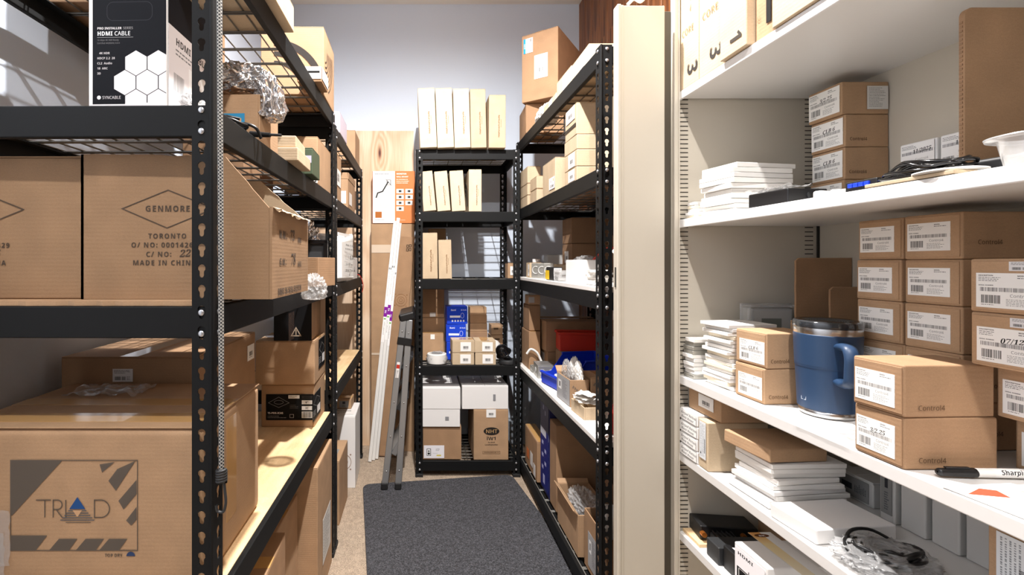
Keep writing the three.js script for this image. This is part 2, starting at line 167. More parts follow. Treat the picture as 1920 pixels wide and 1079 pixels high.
    lines(c, 290, 600, 180, 1, 9, 5, '#f5e4d6');
  })),
  speakerRing: im(canvas(256, 256, (c) => { c.strokeStyle = '#8d6138'; c.lineWidth = 6; for (const r of [120, 70, 34]) { c.beginPath(); c.arc(128, 128, r - 4, 0, 7); c.stroke(); } for (const [x, y] of [[20, 20], [236, 20], [20, 236], [236, 236]]) { c.beginPath(); c.arc(x, y, 8, 0, 7); c.stroke(); } })),
  squares: im(canvas(200, 400, (c) => { c.strokeStyle = '#3a2a1c'; c.lineWidth = 22; for (const y of [20, 150]) { c.strokeRect(20, y + 20, 60, 80); c.strokeRect(110, y, 60, 80); } })),
  strip: pm(canvas(64, 1024, (c, w, h) => { c.fillStyle = '#f5f3f2'; c.fillRect(0, 0, w, h); c.fillStyle = '#222'; for (const x of [10, 40]) c.fillRect(x, 40, 14, 26); lines(c, 20, 90, 24, 26, 13, 5, '#9a9a9a'); c.fillStyle = '#85259b'; c.fillRect(0, 560, 64, 130); txt(c, '16', 32, 625, 40, { col: '#fff', al: 'center', rot: -1.57 }); c.fillStyle = '#62b33a'; c.fillRect(12, 710, 40, 16); lines(c, 26, 760, 14, 14, 12, 6); })),
  slim: im(canvas(64, 512, (c) => { for (let i = 0; i < 26; i++) { c.fillStyle = 'rgba(150,105,66,.75)'; c.fillRect(26 + (rnd() * 4), 120 + i * 12, 10, 4 + rnd() * 5); } for (let i = 0; i < 8; i++) { c.fillStyle = 'rgba(170,125,86,.6)'; c.fillRect(46, 180 + i * 14, 5, 8); } })),
  nht: im(canvas(512, 820, (c) => { c.fillStyle = '#17120e'; c.beginPath(); c.ellipse(262, 330, 118, 70, 0, 0, 7); c.fill(); txt(c, 'NHT', 262, 332, 92, { col: '#c9a06c', al: 'center', w: 'normal' }); txt(c, 'iW1', 262, 460, 84, { al: 'center' }); txt(c, 'In-Wall', 262, 530, 30, { al: 'center' }); txt(c, 'Loudspeaker', 262, 570, 32, { al: 'center' }); c.strokeStyle = '#6b4c2d'; c.lineWidth = 4; c.strokeRect(130, 690, 260, 44); txt(c, 'EWADBHO60AO20  CE', 260, 712, 22, { al: 'center', col: '#6b4c2d' }); })),
  spk: pm(canvas(320, 200, (c, w, h) => { c.fillStyle = '#ebe9ee'; c.fillRect(0, 0, w, h); c.fillStyle = '#222'; c.fillRect(46, 50, 66, 112); c.fillStyle = '#eee'; c.fillRect(54, 58, 50, 96); c.fillStyle = '#222'; c.beginPath(); c.arc(79, 90, 12, 0, 7); c.fill(); c.beginPath(); c.arc(79, 128, 18, 0, 7); c.fill(); lines(c, 190, 50, 80, 3, 14, 6, '#888'); c.fillStyle = '#d9c85e'; c.fillRect(200, 146, 72, 22); lines(c, 140, 120, 100, 1, 8, 4, '#999'); })),
  dimmer: pm(canvas(320, 250, (c, w, h) => { c.fillStyle = '#1f44c8'; c.fillRect(0, 0, w, h); txt(c, 'Bumi', 56, 50, 34, { col: '#e8ecff' }); txt(c, '60 Bulb', 220, 50, 26, { col: '#c8d0ff' }); c.fillStyle = '#f2f4ff'; c.fillRect(40, 130, 170, 30); c.strokeStyle = '#cfd6ff'; c.lineWidth = 5; c.beginPath(); c.ellipse(245, 130, 26, 36, 0, 0, 7); c.stroke(); c.fillStyle = '#dfe4ff'; for (let i = 0; i < 5; i++) c.fillRect(70 + i * 46, 192, 24, 26); })),
  lid: pm(canvas(256, 128, (c, w, h) => { c.fillStyle = '#e8e4e0'; c.fillRect(0, 0, w, h); txt(c, 'MONOBLOC 8', 128, 40, 30, { al: 'center', rot: Math.PI }); lines(c, 20, 80, 200, 2, 20, 8, '#333'); })),
  white8: im(canvas(256, 512, (c) => { txt(c, 'PA4 / 5 PA8', 30, 60, 40, { rot: 0.05, col: '#444' }); txt(c, '6-5(NA-OP-N)', 20, 110, 34, { rot: 0.06, col: '#555' }); c.strokeStyle = '#888'; c.lineWidth = 3; c.strokeRect(30, 190, 60, 60); scrawl(c, 'LIC', 120, 230, 74, '#444'); lines(c, 30, 300, 180, 2, 20, 8, '#777'); scrawl(c, '335CDA-APP/B', 20, 400, 46, '#333', 0.04); scrawl(c, '4', 100, 460, 50, '#333'); })),
  bigL: im(canvas(128, 256, (c) => { txt(c, 'L', 20, 110, 110, { col: '#222' }); })),
  core: im(canvas(256, 1024, (c) => { txt(c, 'CORE', 30, 730, 66, { w: 'normal', col: '#9a6f44', sp: 6 }); for (let i = 0; i < 24; i++) { c.fillStyle = 'rgba(150,110,70,.5)'; c.fillRect(52, 300 + i * 10, 8, 6); } c.fillStyle = 'rgba(130,85,45,.7)'; c.beginPath(); c.moveTo(150, 510); c.lineTo(175, 430); c.lineTo(165, 520); c.fill(); c.beginPath(); c.moveTo(150, 590); c.lineTo(172, 530); c.lineTo(165, 600); c.fill(); c.strokeStyle = 'rgba(130,85,45,.5)'; c.lineWidth = 3; c.beginPath(); c.moveTo(160, 120); c.lineTo(162, 420); c.stroke(); })),
  three: im(canvas(160, 256, (c) => { txt(c, '3', 80, 128, 200, { rot: Math.PI / 2, al: 'center', col: '#2f2925' }); })),
  one: im(canvas(160, 160, (c) => { txt(c, '1', 80, 80, 170, { rot: Math.PI / 2, al: 'center', col: '#3a322b' }); })),
  co: im(canvas(256, 128, (c) => { txt(c, 'CC', 60, 64, 80, { w: 'normal', col: '#a87c4e' }); })),
  handbox: pm(canvas(360, 120, (c, w, h) => { c.fillStyle = '#efedea'; c.fillRect(0, 0, w, h); scrawl(c, 'Keypad Buttons', 26, 34, 44, '#555', 0.03); scrawl(c, 'Blank Mount', 30, 84, 42, '#555', 0.03); })),
  vert: pm(canvas(120, 360, (c, w, h) => { c.fillStyle = '#dcdfe2'; c.fillRect(0, 0, w, h); for (let i = 0; i < 5; i++) { c.fillStyle = '#8b8f94'; for (let y = 20; y < 330; y += 14) c.fillRect(16 + i * 18, y + rnd() * 4, 8, 5 + rnd() * 6); } c.fillStyle = '#333'; for (let y = 160; y < 300; y += 7) c.fillRect(88, y, 22, 4); c.fillRect(20, 300, 14, 20); })),
  thermo: pm(canvas(300, 240, (c, w, h) => { c.fillStyle = '#b9b7b2'; c.fillRect(0, 0, w, h); c.fillStyle = '#7d8078'; c.fillRect(60, 60, 160, 90); txt(c, '21.5', 90, 128, 38, { col: '#565a54', w: 'normal' }); c.fillStyle = '#555'; c.fillRect(70, 180, 150, 36); })),
  hdmiBig: pm(canvas(300, 520, (c, w, h) => { c.fillStyle = '#f2eff2'; c.fillRect(0, 0, w, h); txt(c, 'HDMI', 26, 70, 60, { rot: 0.0 }); c.fillStyle = '#1b1b1d'; c.fillRect(20, 260, 150, 260); c.strokeStyle = '#eee'; c.lineWidth = 6; c.strokeRect(40, 280, 100, 240); c.fillStyle = '#333'; c.fillRect(140, 220, 8, 40); })),
  hdmiTop: pm(canvas(140, 700, (c, w, h) => { const g = c.createLinearGradient(0, 0, 0, h); g.addColorStop(0, '#e0a05c'); g.addColorStop(0.3, '#f0d9a4'); g.addColorStop(1, '#f5ead0'); c.fillStyle = g; c.fillRect(0, 0, w, h); c.fillStyle = '#f8f6f4'; c.fillRect(70, 0, 70, h); c.fillStyle = '#6a3c20'; c.beginPath(); c.ellipse(60, 60, 44, 30, 0, 0, 7); c.fill(); txt(c, '8K', 60, 62, 34, { al: 'center', col: '#eee' }); })),
  redPaper: pm(canvas(400, 400, (c, w, h) => { c.fillStyle = '#f7f5f5'; c.fillRect(0, 0, w, h); c.fillStyle = '#e2543c'; c.beginPath(); c.moveTo(30, 90); c.lineTo(160, 40); c.lineTo(220, 70); c.lineTo(190, 150); c.closePath(); c.fill(); c.fillStyle = '#e8806c'; c.beginPath(); c.moveTo(180, 240); c.quadraticCurveTo(280, 200, 390, 250); c.quadraticCurveTo(300, 330, 180, 240); c.fill(); c.fillStyle = '#f2cf9a'; c.fillRect(320, 90, 60, 60); })),
  invoice: pm(canvas(400, 220, (c, w, h) => { c.fillStyle = '#e4e2e4'; c.fillRect(0, 0, w, h); bars(c, 220, 30, 110, 40, '#666'); c.fillStyle = '#8a8a8e'; c.fillRect(70, 90, 90, 40); lines(c, 30, 20, 130, 2, 14, 6); lines(c, 30, 160, 280, 3, 14, 5, '#999'); })),
  dark: pm(canvas(200, 300, (c, w, h) => { c.fillStyle = '#8d8d8b'; c.fillRect(0, 0, w, h); c.fillStyle = '#3a3b40'; c.fillRect(70, 24, 60, 110); lines(c, 60, 160, 90, 8, 15, 8, '#55575d'); })),
  bluePack: pm(canvas(128, 512, (c, w, h) => { c.fillStyle = '#232a78'; c.fillRect(0, 0, w, h); c.fillStyle = '#55566a'; c.fillRect(0, 0, w, 190); c.fillStyle = '#8f90a8'; c.fillRect(40, 60, 16, 24); c.fillRect(70, 84, 16, 24); c.fillStyle = '#d8d9e6'; c.fillRect(0, 190, 90, 40); c.fillStyle = '#b9bde8'; for (let i = 0; i < 5; i++) c.fillRect(22 + (i % 2) * 44, 260 + i * 34, 26, 20); c.fillRect(40, 440, 30, 50); })),
  lu: im(canvas(256, 128, (c) => { txt(c, 'Lu', 90, 64, 60, { w: 'normal', col: '#7678a0' }); c.strokeStyle = '#7678a0'; c.lineWidth = 5; c.beginPath(); c.arc(50, 64, 24, 0, 7); c.stroke(); })),
  eaton: im(canvas(300, 300, (c) => { for (const [x, y] of [[60, 60], [190, 120], [70, 200], [220, 250]]) txt(c, 'E·T·N', x - 30, y, 44, { rot: 0.6, col: '#6f6a66' }); })),
  greyLabel: pm(canvas(160, 300, (c, w, h) => { c.fillStyle = '#a9a9ab'; c.fillRect(0, 0, w, h); c.fillStyle = '#f2f2f2'; c.fillRect(20, 60, 40, 110); c.fillStyle = '#555'; c.fillRect(32, 84, 16, 60); lines(c, 76, 40, 60, 12, 18, 8, '#77777c'); })),
  marker: pm(canvas(96, 256, (c, w, h) => { c.fillStyle = '#eceae8'; c.fillRect(0, 0, w, h); txt(c, 'Sharpie', 40, 120, 44, { w: 'italic bold', col: '#2c2c2e', rot: Math.PI / 2, al: 'center' }); })),
  logoSquare: im(canvas(128, 128, (c) => { c.strokeStyle = '#c3ccd8'; c.lineWidth = 10; c.strokeRect(14, 14, 100, 100); txt(c, 'YETI', 64, 66, 34, { al: 'center', col: '#c3ccd8' }); })),
  scrawlTop: im(canvas(300, 80, (c) => { scrawl(c, 'KC120', 20, 34, 52, '#8a5a34', 0.05); })), scrawlRed: im(canvas(300, 80, (c) => { scrawl(c, '06/2025', 20, 40, 48, '#b5563a', 0.05); })),
};
function gen(c, o, n, y0) {
  const k = '#463a30'; c.strokeStyle = k; c.lineWidth = 5; c.beginPath(); c.moveTo(222, 292); c.lineTo(468, 192); c.lineTo(714, 292); c.lineTo(462, 396); c.closePath(); c.stroke();
  const q = { col: k, al: 'center', sp: 4 }; txt(c, 'GENMORE', 468, 292, 44, q); txt(c, 'TORONTO', 466, 440, 38, q); txt(c, 'O/ NO: ' + o, 450, 488, 38, q); txt(c, 'C/ NO:', 420, 538, 38, q); scrawl(c, n, 526, 534, 54, k); txt(c, 'MADE IN CHINA', 450, 584, 38, q);
}

// ---------- cartons ----------
const faceOf = (f, w, h, d, u, v, e = 0.0008) => f === 'f' ? [[u, h / 2 + v, d / 2 + e], [0, 0, 0]] : f === 'l' ? [[-w / 2 - e, h / 2 + v, u], [0, -Math.PI / 2, 0]] : f === 'r' ? [[w / 2 + e, h / 2 + v, -u], [0, Math.PI / 2, 0]] : [[u, h + e, -v], [-Math.PI / 2, 0, 0]];
const planeG = {};
function carton(name, label, o) {
  const { x: [x0, x1], D: [d0, d1], y = 0, h, yaw = rr(-0.012, 0.012), roll = 0, pitch = 0, m = M.kraft, flaps = true, tape = true, marks = [], group, cat = 'box', r = 0.0028, end } = o;
  const w = x1 - x0, d = d1 - d0, g = thing(name, label, cat, [(x0 + x1) / 2, y, (d0 + d1) / 2], yaw, group); g.rotation.z = roll; g.rotation.x = pitch;
  const ft = flaps ? 0.003 : 0;
  add('body', rb(w, h - ft, d, r), m, g, [0, (h - ft) / 2, 0]);
  if (flaps) for (const s of [-1, 1]) { const along = w >= d; add('flap', along ? rb(w - 0.001, ft, d / 2 - 0.0012, 0.0012, 1) : rb(w / 2 - 0.0012, ft, d - 0.001, 0.0012, 1), m, g, along ? [0, h - ft / 2, s * d / 4] : [s * w / 4, h - ft / 2, 0]); }
  if (flaps && tape) add('tape', w >= d ? rb(w, 0.0006, 0.045, 0.0002, 1) : rb(0.045, 0.0006, d, 0.0002, 1), M.tape, g, [0, h + 0.0003, 0]);
  if (end) { // tuck-in end of a mailer with its slotted rim
    const [p, q] = faceOf(end, w, h, d, 0, 0, 0.0006), L = end === 'f' ? w : d; add('tuck_flap', rb(L * 0.93, h * 0.9, 0.0016, 0.0008, 1), m, g, p, q);
  }
  for (const [f, u, v, lw, lh, tex, rot = 0, nm] of marks) {
    const ink = tex.transparent, k = lw.toFixed(4) + lh.toFixed(4) + ink, [p, q] = faceOf(f, w, h, d, u, v, ink ? 0.0012 : 0.0016);
    const a = add(nm ?? (ink ? 'print' : 'label'), planeG[k] ??= (ink ? new THREE.PlaneGeometry(lw, lh) : new THREE.BoxGeometry(lw, lh, 0.0005)), tex, g, p); a.rotation.set(...q); if (rot) a.rotateZ(rot);
  }
  return g;
}
function panelGeo(pts, t = 0.004) { const s = new THREE.Shape(pts.map(([a, b]) => new THREE.Vector2(a, b))); return uvm(new THREE.ExtrudeGeometry(s, { depth: t, bevelEnabled: false })); }
const torn = (x0, y0, x1, y1, n, j) => Array.from({ length: n + 1 }, (_, i) => [x0 + (x1 - x0) * i / n + (i % n ? rr(-j, j) * 0.4 : 0), y0 + (y1 - y0) * i / n + (i % n ? rr(-j, j) : 0)]);
function openCarton(name, label, o) {                             // open topped, with raised or folded flaps
  const { x: [x0, x1], D: [d0, d1], y = 0, h, yaw = 0, m = M.kraft, marks = [], spread = 0.5, fl = 0.05, group, only = [0, 1, 2, 3] } = o;
  const w = x1 - x0, d = d1 - d0, g = thing(name, label, 'box', [(x0 + x1) / 2, y, (d0 + d1) / 2], yaw, group), t = 0.004;
  add('bottom', rb(w - 0.002, t, d - 0.002, 0.001, 1), m, g, [0, t / 2, 0]);
  for (const s of [-1, 1]) { add('side', rb(t, h, d, 0.0015, 1), m, g, [s * (w / 2 - t / 2), h / 2, 0]); add('side', rb(w - 2 * t, h, t, 0.0015, 1), m, g, [0, h / 2, s * (d / 2 - t / 2)]); }
  const flapsAt = [[[0, h, d / 2], 0], [[0, h, -d / 2], Math.PI], [[-w / 2, h, 0], -Math.PI / 2], [[w / 2, h, 0], Math.PI / 2]];
  flapsAt.forEach(([p, a], i) => { if (!only.includes(i)) return; const L = i < 2 ? w : d, q = new THREE.Group(); const geo = bx(L * 0.97, fl, 0.003, 0, fl / 2, 0).rotateX(spread + rr(-0.15, 0.15)); add('flap', geo, m, g, p, [0, a, 0]); });
  for (const [f, u, v, lw, lh, tex, rot = 0] of marks) { const [p, q] = faceOf(f, w, h, d, u, v, 0.0012); const a = add(tex.transparent ? 'print' : 'label', tex.transparent ? new THREE.PlaneGeometry(lw, lh) : new THREE.BoxGeometry(lw, lh, 0.0005), tex, g, p); a.rotation.set(...q); if (rot) a.rotateZ(rot); }
  return g;
}
function bagGeo(rx, ry, rz, amp = 0.28, fr = 2.2, det = 12, s = 0) {
  const g = mergeVertices(new THREE.IcosahedronGeometry(1, det).deleteAttribute('normal').deleteAttribute('uv')), p = g.attributes.position, v = new THREE.Vector3();
  for (let i = 0; i < p.count; i++) { v.fromBufferAttribute(p, i); const n = 1 + amp * (1 - 2 * Math.abs(noise(v.x * fr + s, v.y * fr, v.z * fr))) + amp * 0.5 * (1 - 2 * Math.abs(noise(v.x * fr * 2.3 + s, v.y * fr * 2.3 + 5, v.z * fr * 2.3))); v.multiplyScalar(n); let y = v.y; if (y < -0.55) y = -0.55 + (y + 0.55) * 0.15; p.setXYZ(i, v.x * rx, (y + 0.62) * ry, v.z * rz); }
  g.computeVertexNormals(); return g;
}
function sheetGeo(w, d, amp, fr = 14, s = 0, n = 24) { const g = new THREE.PlaneGeometry(w, d, n, n).rotateX(-Math.PI / 2), p = g.attributes.position; for (let i = 0; i < p.count; i++) p.setY(i, Math.abs(amp * noise(p.getX(i) * fr + s, p.getZ(i) * fr, s)) + amp * 0.3 * noise(p.getX(i) * fr * 3 + s, p.getZ(i) * fr * 3, 2)); g.computeVertexNormals(); return g; }
function coil(cx, cy, cD, rx, rz, n, r, jit = 0.3) { const pts = []; for (let i = 0; i < n * 10; i++) { const a = i / 10 * Math.PI * 2, k = 1 + jit * noise(i * 0.13, cx * 9, cD * 7); pts.push(V(cx + Math.cos(a) * rx * k, cy + r + Math.abs(noise(i * 0.21, cD * 5, 1)) * 0.02 + (i / (n * 10)) * r * 2 * Math.min(n, 3), cD + Math.sin(a) * rz * k)); } return tube(pts, r, n * 30, 6); }

// ---------- the room ----------
const XL = -0.93, XR = 1.035, DB = 2.98, HC = 2.83, ZB = 2.4;
struct('floor', bx(XR - XL + 0.4, 0.1, DB + ZB + 0.4), std(0xe3d8cb, 0.95, { map: carpetMap, bumpMap: carpetBump, bumpScale: 0.004 }), [(XL + XR) / 2, -0.05, (ZB - DB) / 2]);
struct('ceiling', bx(XR - XL + 0.4, 0.1, DB + ZB + 0.4), std(0xefe9df, 0.85), [(XL + XR) / 2, HC + 0.05, (ZB - DB) / 2]);
const wallM = std(0xd9e4f3, 0.7, { bumpMap: wallBump, bumpScale: 0.0004 });
struct('wall_back', bx(XR - XL + 0.2, HC, 0.1), wallM, [(XL + XR) / 2, HC / 2, -DB - 0.05]);
struct('wall_left', bx(0.1, HC, DB + ZB), wallM, [XL - 0.05, HC / 2, (ZB - DB) / 2]);
const wr = struct('wall_right', bx(0.1, HC, DB + ZB), std(0x6b4326, 0.6), [XR + 0.062, HC / 2, (ZB - DB) / 2]);
{ const gs = [0, 1, 2].map(() => rb(0.012, HC - 0.01, 0.108, 0.004, 2)), ms = [0xe8e4d8, 0xd2ccbe, 0xdcd6c8].map((c) => { const m = M.panel.clone(); m.color.set(c); m.map = panelMap.clone(); m.map.offset.set(rnd(), rnd()); m.map.needsUpdate = true; return m; });
  for (let i = 0; i < 16; i++) add('plank', gs[i % 3], ms[(i * 2 + (i >> 1)) % 3], wr, [-0.056, 0, -DB + 0.057 + i * 0.112 - (ZB - DB) / 2]); }
struct('wall_front', bx(XR - XL + 0.2, HC, 0.1), std(0x77746f, 0.8), [(XL + XR) / 2, HC / 2, ZB + 0.05]);
LAMPS.forEach(([x, D, cd], i) => {
  const g = thing('recessed_light', ['white recessed ceiling light above the far end of the aisle', 'white recessed ceiling light between the steel cabinet and the left rack', 'white recessed ceiling light behind the photographer'][i], 'light', [x, HC, D]);
  add('trim_ring', new THREE.TorusGeometry(0.06, 0.007, 8, 32).rotateX(Math.PI / 2), M.white, g, [0, -0.002, 0]);
  add('lens', cyl(0.055, 0.055, 0.006, 32), std(0xffffff, 0.5, { emissive: WARM, emissiveIntensity: 4 }), g, [0, -0.003, 0]);
  const l = new THREE.SpotLight(WARM, cd, 0, 1.51, 0.42, 2); l.position.set(0, -0.012, 0); l.target.position.set(0, -1, 0); g.add(l.target); l.castShadow = true; l.shadow.radius = 1.2; l.shadow.mapSize.set(2048, 2048); g.add(l);
});
solo('floor_mat', 'charcoal ribbed carpet mat lying in the aisle', 'mat', (() => { const s = new THREE.Shape(), w = 0.80, L = 1.18, r = 0.04; s.moveTo(r, 0); s.lineTo(w - r, 0); s.absarc(w - r, r, r, -Math.PI / 2, 0); s.lineTo(w, L - r); s.absarc(w - r, L - r, r, 0, Math.PI / 2); s.lineTo(r, L); s.absarc(r, L - r, r, Math.PI / 2, Math.PI); s.lineTo(0, r); s.absarc(r, r, r, Math.PI, Math.PI * 1.5); return uvm(new THREE.ExtrudeGeometry(s, { depth: 0.007, bevelEnabled: true, bevelSize: 0.003, bevelThickness: 0.002, bevelSegments: 2, curveSegments: 8 }).rotateX(-Math.PI / 2).translate(0, 0.003, 0)); })(), std(0xc9c9cf, 0.95, { map: matMap, bumpMap: carpetBump, bumpScale: 0.003 }), [-0.118, 0, -1.25], [0, 0.14, 0]);
solo('plywood_sheet', 'knotty pale plywood sheet standing against the back wall', 'plywood', bx(0.72, 2.01, 0.018), M.ply, [-0.385, 1.006, -DB + 0.0105]);

// ---------- storage racks ----------
const FW = 0.037, PITCH = 0.0352;
const postCache = {};
function postGeo(H) {
  if (postCache[H]) return postCache[H];
  const s = new THREE.Shape(); s.moveTo(0, 0); s.lineTo(FW, 0); s.lineTo(FW, H); s.lineTo(0, H); s.closePath();
  for (let y = 0.03; y < H - 0.02; y += PITCH) { const p = new THREE.Path(), cx = FW * 0.55, R = 0.0070, q = 0.0042; const a = Math.asin(q / R);
    for (let i = 0; i <= 8; i++) { const t = -Math.PI / 2 + a + (Math.PI * 2 - 2 * a) * i / 8; p[i ? 'lineTo' : 'moveTo'](cx + R * Math.cos(t), y + R * Math.sin(t)); }
    for (let i = 0; i <= 4; i++) { const t = Math.PI + Math.PI * i / 4; p.lineTo(cx + q * Math.cos(t), y - 0.012 + q * Math.sin(t)); } p.closePath(); s.holes.push(p); }
  const f = new THREE.ExtrudeGeometry(s, { depth: 0.0022, bevelEnabled: false, curveSegments: 4 });
  const b = f.clone().rotateY(Math.PI / 2).translate(0, 0, 0);      // runs towards -z
  const corner = new THREE.CylinderGeometry(0.0034, 0.0034, H, 10).translate(0.0026, H / 2, 0.0002);
  return postCache[H] = norm([f.translate(0, 0, -0.0022), b, corner]);
}
const rivetG = new THREE.SphereGeometry(0.0056, 10, 6).scale(1, 1, 0.5);
function rack(name, label, o) {
  const { W, L, H, at, yaw = 0, shelves, open = [] } = o;              // local: x from 0 to W, z from 0 to -L
  const g = thing(name, label, 'rack', [at[0], 0, at[1]], yaw);
  for (const [sx, sz] of [[0, 0], [1, 0], [0, 1], [1, 1]]) {
    const p = add('post', postGeo(H), M.rack, g, [sx ? W : 0, 0, sz ? -L : 0]); p.scale.set(sx ? -1 : 1, 1, sz ? -1 : 1);
    for (const s of shelves) for (const dy of [-0.010, -0.046]) { add('rivet', rivetG, M.rivet, p, [FW * 0.55, s.y + dy, 0.0008]); add('rivet', rivetG, M.rivet, p, [-0.0008, s.y + dy, -FW * 0.55], [0, Math.PI / 2, 0]); }
    add('foot', rb(0.043, 0.018, 0.043, 0.003), M.rubber, p, [0.0175, 0.009, -0.0175]);
  }
  for (const s of shelves) {
    const bh = 0.055, y = s.y - bh / 2, t = 0.014;
    for (const z of [-0.006, -L + 0.006]) add('beam', norm([rb(W - 0.008, bh, t, 0.003), bx(W - 0.03, 0.003, 0.03, 0, bh / 2 - 0.014, z > -0.1 ? -0.015 : 0.015)]), M.rack, g, [W / 2, y, z > -0.1 ? -0.0096 : -L + 0.0096]);
    for (const x of [0, 1]) add('beam', norm([rb(t, bh, L - 0.008, 0.003), bx(0.03, 0.003, L - 0.03, x ? -0.015 : 0.015, bh / 2 - 0.014, 0)]), M.rack, g, [x ? W - 0.0096 : 0.0096, y, -L / 2]);
    if (s.deck === 'wire') {
      const gs = [], yy = s.y - 0.004, long = L >= W; const nx = Math.round(W / (long ? 0.05 : 0.09)), nz = Math.round(L / (long ? 0.1 : 0.05));
      for (let i = 0; i <= nx; i++) { const x = 0.02 + (W - 0.04) * i / nx; gs.push(wire(new THREE.Vector3(x, yy, -0.018), new THREE.Vector3(x, yy, -L + 0.018), 0.0021)); }
      for (let i = 0; i <= nz; i++) for (const k of long ? [0, 0.009] : [0]) { const z = -0.022 - (L - 0.05) * i / nz - k; gs.push(wire(new THREE.Vector3(0.016, yy - 0.004, z), new THREE.Vector3(W - 0.016, yy - 0.004, z), 0.0023)); }
      add('wire_deck', norm(gs), s.m ?? M.zinc, g).userData.kind = 'stuff';
    } else if (s.deck === 'wood') add('deck_board', bx(W - 0.03, 0.013, L - 0.03), M.wood, g, [W / 2, s.y - 0.0055, -L / 2]);
    else if (s.deck === 'white') add('deck_board', rb(W - 0.004, 0.016, L - 0.02, 0.002), M.board, g, [W / 2, s.y + 0.0085, -L / 2]);
  }
  return g;
}
const SL = [1.767, 1.437, 1.0905, 0.57];
rack('storage_rack', 'black boltless rack at the front left with wire decks and large cartons', { W: 0.52, L: 1.077, H: 1.767, at: [-0.349 - 0.52, 0.80], yaw: -0.0139, shelves: [{ y: SL[0], deck: 'wire' }, { y: SL[1], deck: 'wire' }, { y: SL[2], deck: 'wire' }, { y: SL[3], deck: 'wood' }] });
rack('storage_rack', 'black boltless rack on the left beside the plywood with a bare wood shelf', { W: 0.46, L: 0.914, H: 1.728, at: [-0.3335 - 0.46, 1.888], shelves: [{ y: 1.728, deck: 'wire' }, { y: 1.435, deck: 'wire' }, { y: 1.08, deck: 'wire' }, { y: 0.645, deck: 'wood' }] });
rack('storage_rack', 'narrow black rack against the back wall holding slim upright boxes', { W: 0.566, L: 0.406, H: 1.785, at: [-0.009, 2.525], shelves: [1.785, 1.446, 1.078, 0.607, 0.087].map((y) => ({ y, deck: 'wire' })) });
const SR = [1.84, 1.464, 1.073, 0.589, 0.085];
rack('storage_rack', 'black rack along the right wall with two white board shelves', { W: 0.44, L: 1.19, H: 1.843, at: [0.566, 1.437], yaw: 0.006, shelves: [{ y: SR[0], deck: 'wire' }, { y: SR[1], deck: 'wire' }, { y: SR[2], deck: 'white' }, { y: SR[3], deck: 'white' }, { y: SR[4], deck: 'wire', m: M.galv }] });

// ---------- steel cabinet ----------
const CD = 1.18, CF = 0.655, CB = 1.028, CS = [1.598, 1.275, 0.882, 0.688, 0.488], CN = -0.06;
{
  const g = thing('storage_cabinet', 'beige steel cabinet on the right with white shelves packed with small boxes', 'cabinet', [CF, 0, CD], 0), Wd = CB - CF, Ld = CD - CN;
  add('side_panel', rb(Wd, 1.98, 0.016, 0.002), M.beige, g, [Wd / 2, 0.99, -0.008]); add('side_panel', rb(Wd, 1.98, 0.016, 0.002), M.beige, g, [Wd / 2, 0.99, Ld + 0.008]);
  add('back_panel', rb(0.01, 1.98, Ld, 0.002), M.beige, g, [Wd - 0.005, 0.99, Ld / 2]); add('top_panel', rb(Wd + 0.02, 0.02, Ld + 0.03, 0.004), M.beige, g, [Wd / 2, 1.99, Ld / 2]); add('base', rb(Wd, 0.06, Ld, 0.004), M.beige, g, [Wd / 2, 0.03, Ld / 2]);
  const fp = add('front_post', norm([rb(0.010, 1.97, 0.020, 0.002).clone().translate(-0.002, 0, 0), rb(0.004, 1.97, 0.026, 0.0015).clone().translate(0.005, 0, -0.002)]), M.beige, g, [0, 0.985, 0]);
  for (const x of [0.012, 0.330]) { const gs = []; for (let y = 0.08; y < 1.9; y += 0.0112) gs.push(bx(0.021, 0.0022, 0.0006, x + 0.010, y, 0)); add('slot_column', norm(gs), M.slot, g, [0, 0, 0.0004]).userData.kind = 'stuff'; }
  add('back_post', rb(0.004, 1.96, 0.006, 0.001), M.slot, g, [Wd - 0.012, 0.98, 0.003]);
  for (const y of CS) { const s = add('shelf', norm([rb(Wd - 0.014, 0.016, Ld - 0.004, 0.002).clone().translate(0, -0.008, 0), rb(0.006, 0.021, Ld - 0.004, 0.002).clone().translate(-Wd / 2 + 0.008, -0.0105, 0)]), M.shelfWhite, g, [Wd / 2 + 0.001, y, Ld / 2 + 0.003]); }
  const d = add('door', norm([rb(0.108, 1.76, 0.018, 0.003).clone().translate(0.019, 0, 0)]), M.beige, g, [0.5 - CF + 0.045, 0.93, 0.012]);
  add('door_edge', norm([rb(0.010, 1.76, 0.026, 0.003), rb(0.008, 1.76, 0.014, 0.002).clone().translate(0.010, 0, 0)]), M.beige, d, [-0.044, 0.0, 0.004]); add('latch_slot', rb(0.002, 0.05, 0.006, 0.0005), M.slot, d, [-0.0495, 0.2, 0.006]);
  add('gap_shade_strip', rb(0.030, 1.76, 0.012, 0.002), std(0x4a4338, 0.6), g, [-0.022, 0.93, -0.012]);  // added strip, its dark colour stands in for shade in the door gap
  const c = solo('white_cable', 'white cable lying on top of the beige cabinet door', 'cable', tube([V(0.53, 1.818, 1.172), V(0.545, 1.83, 1.168), V(0.56, 1.822, 1.165), V(0.575, 1.835, 1.16), V(0.60, 1.828, 1.16)], 0.004, 30), M.white);
}

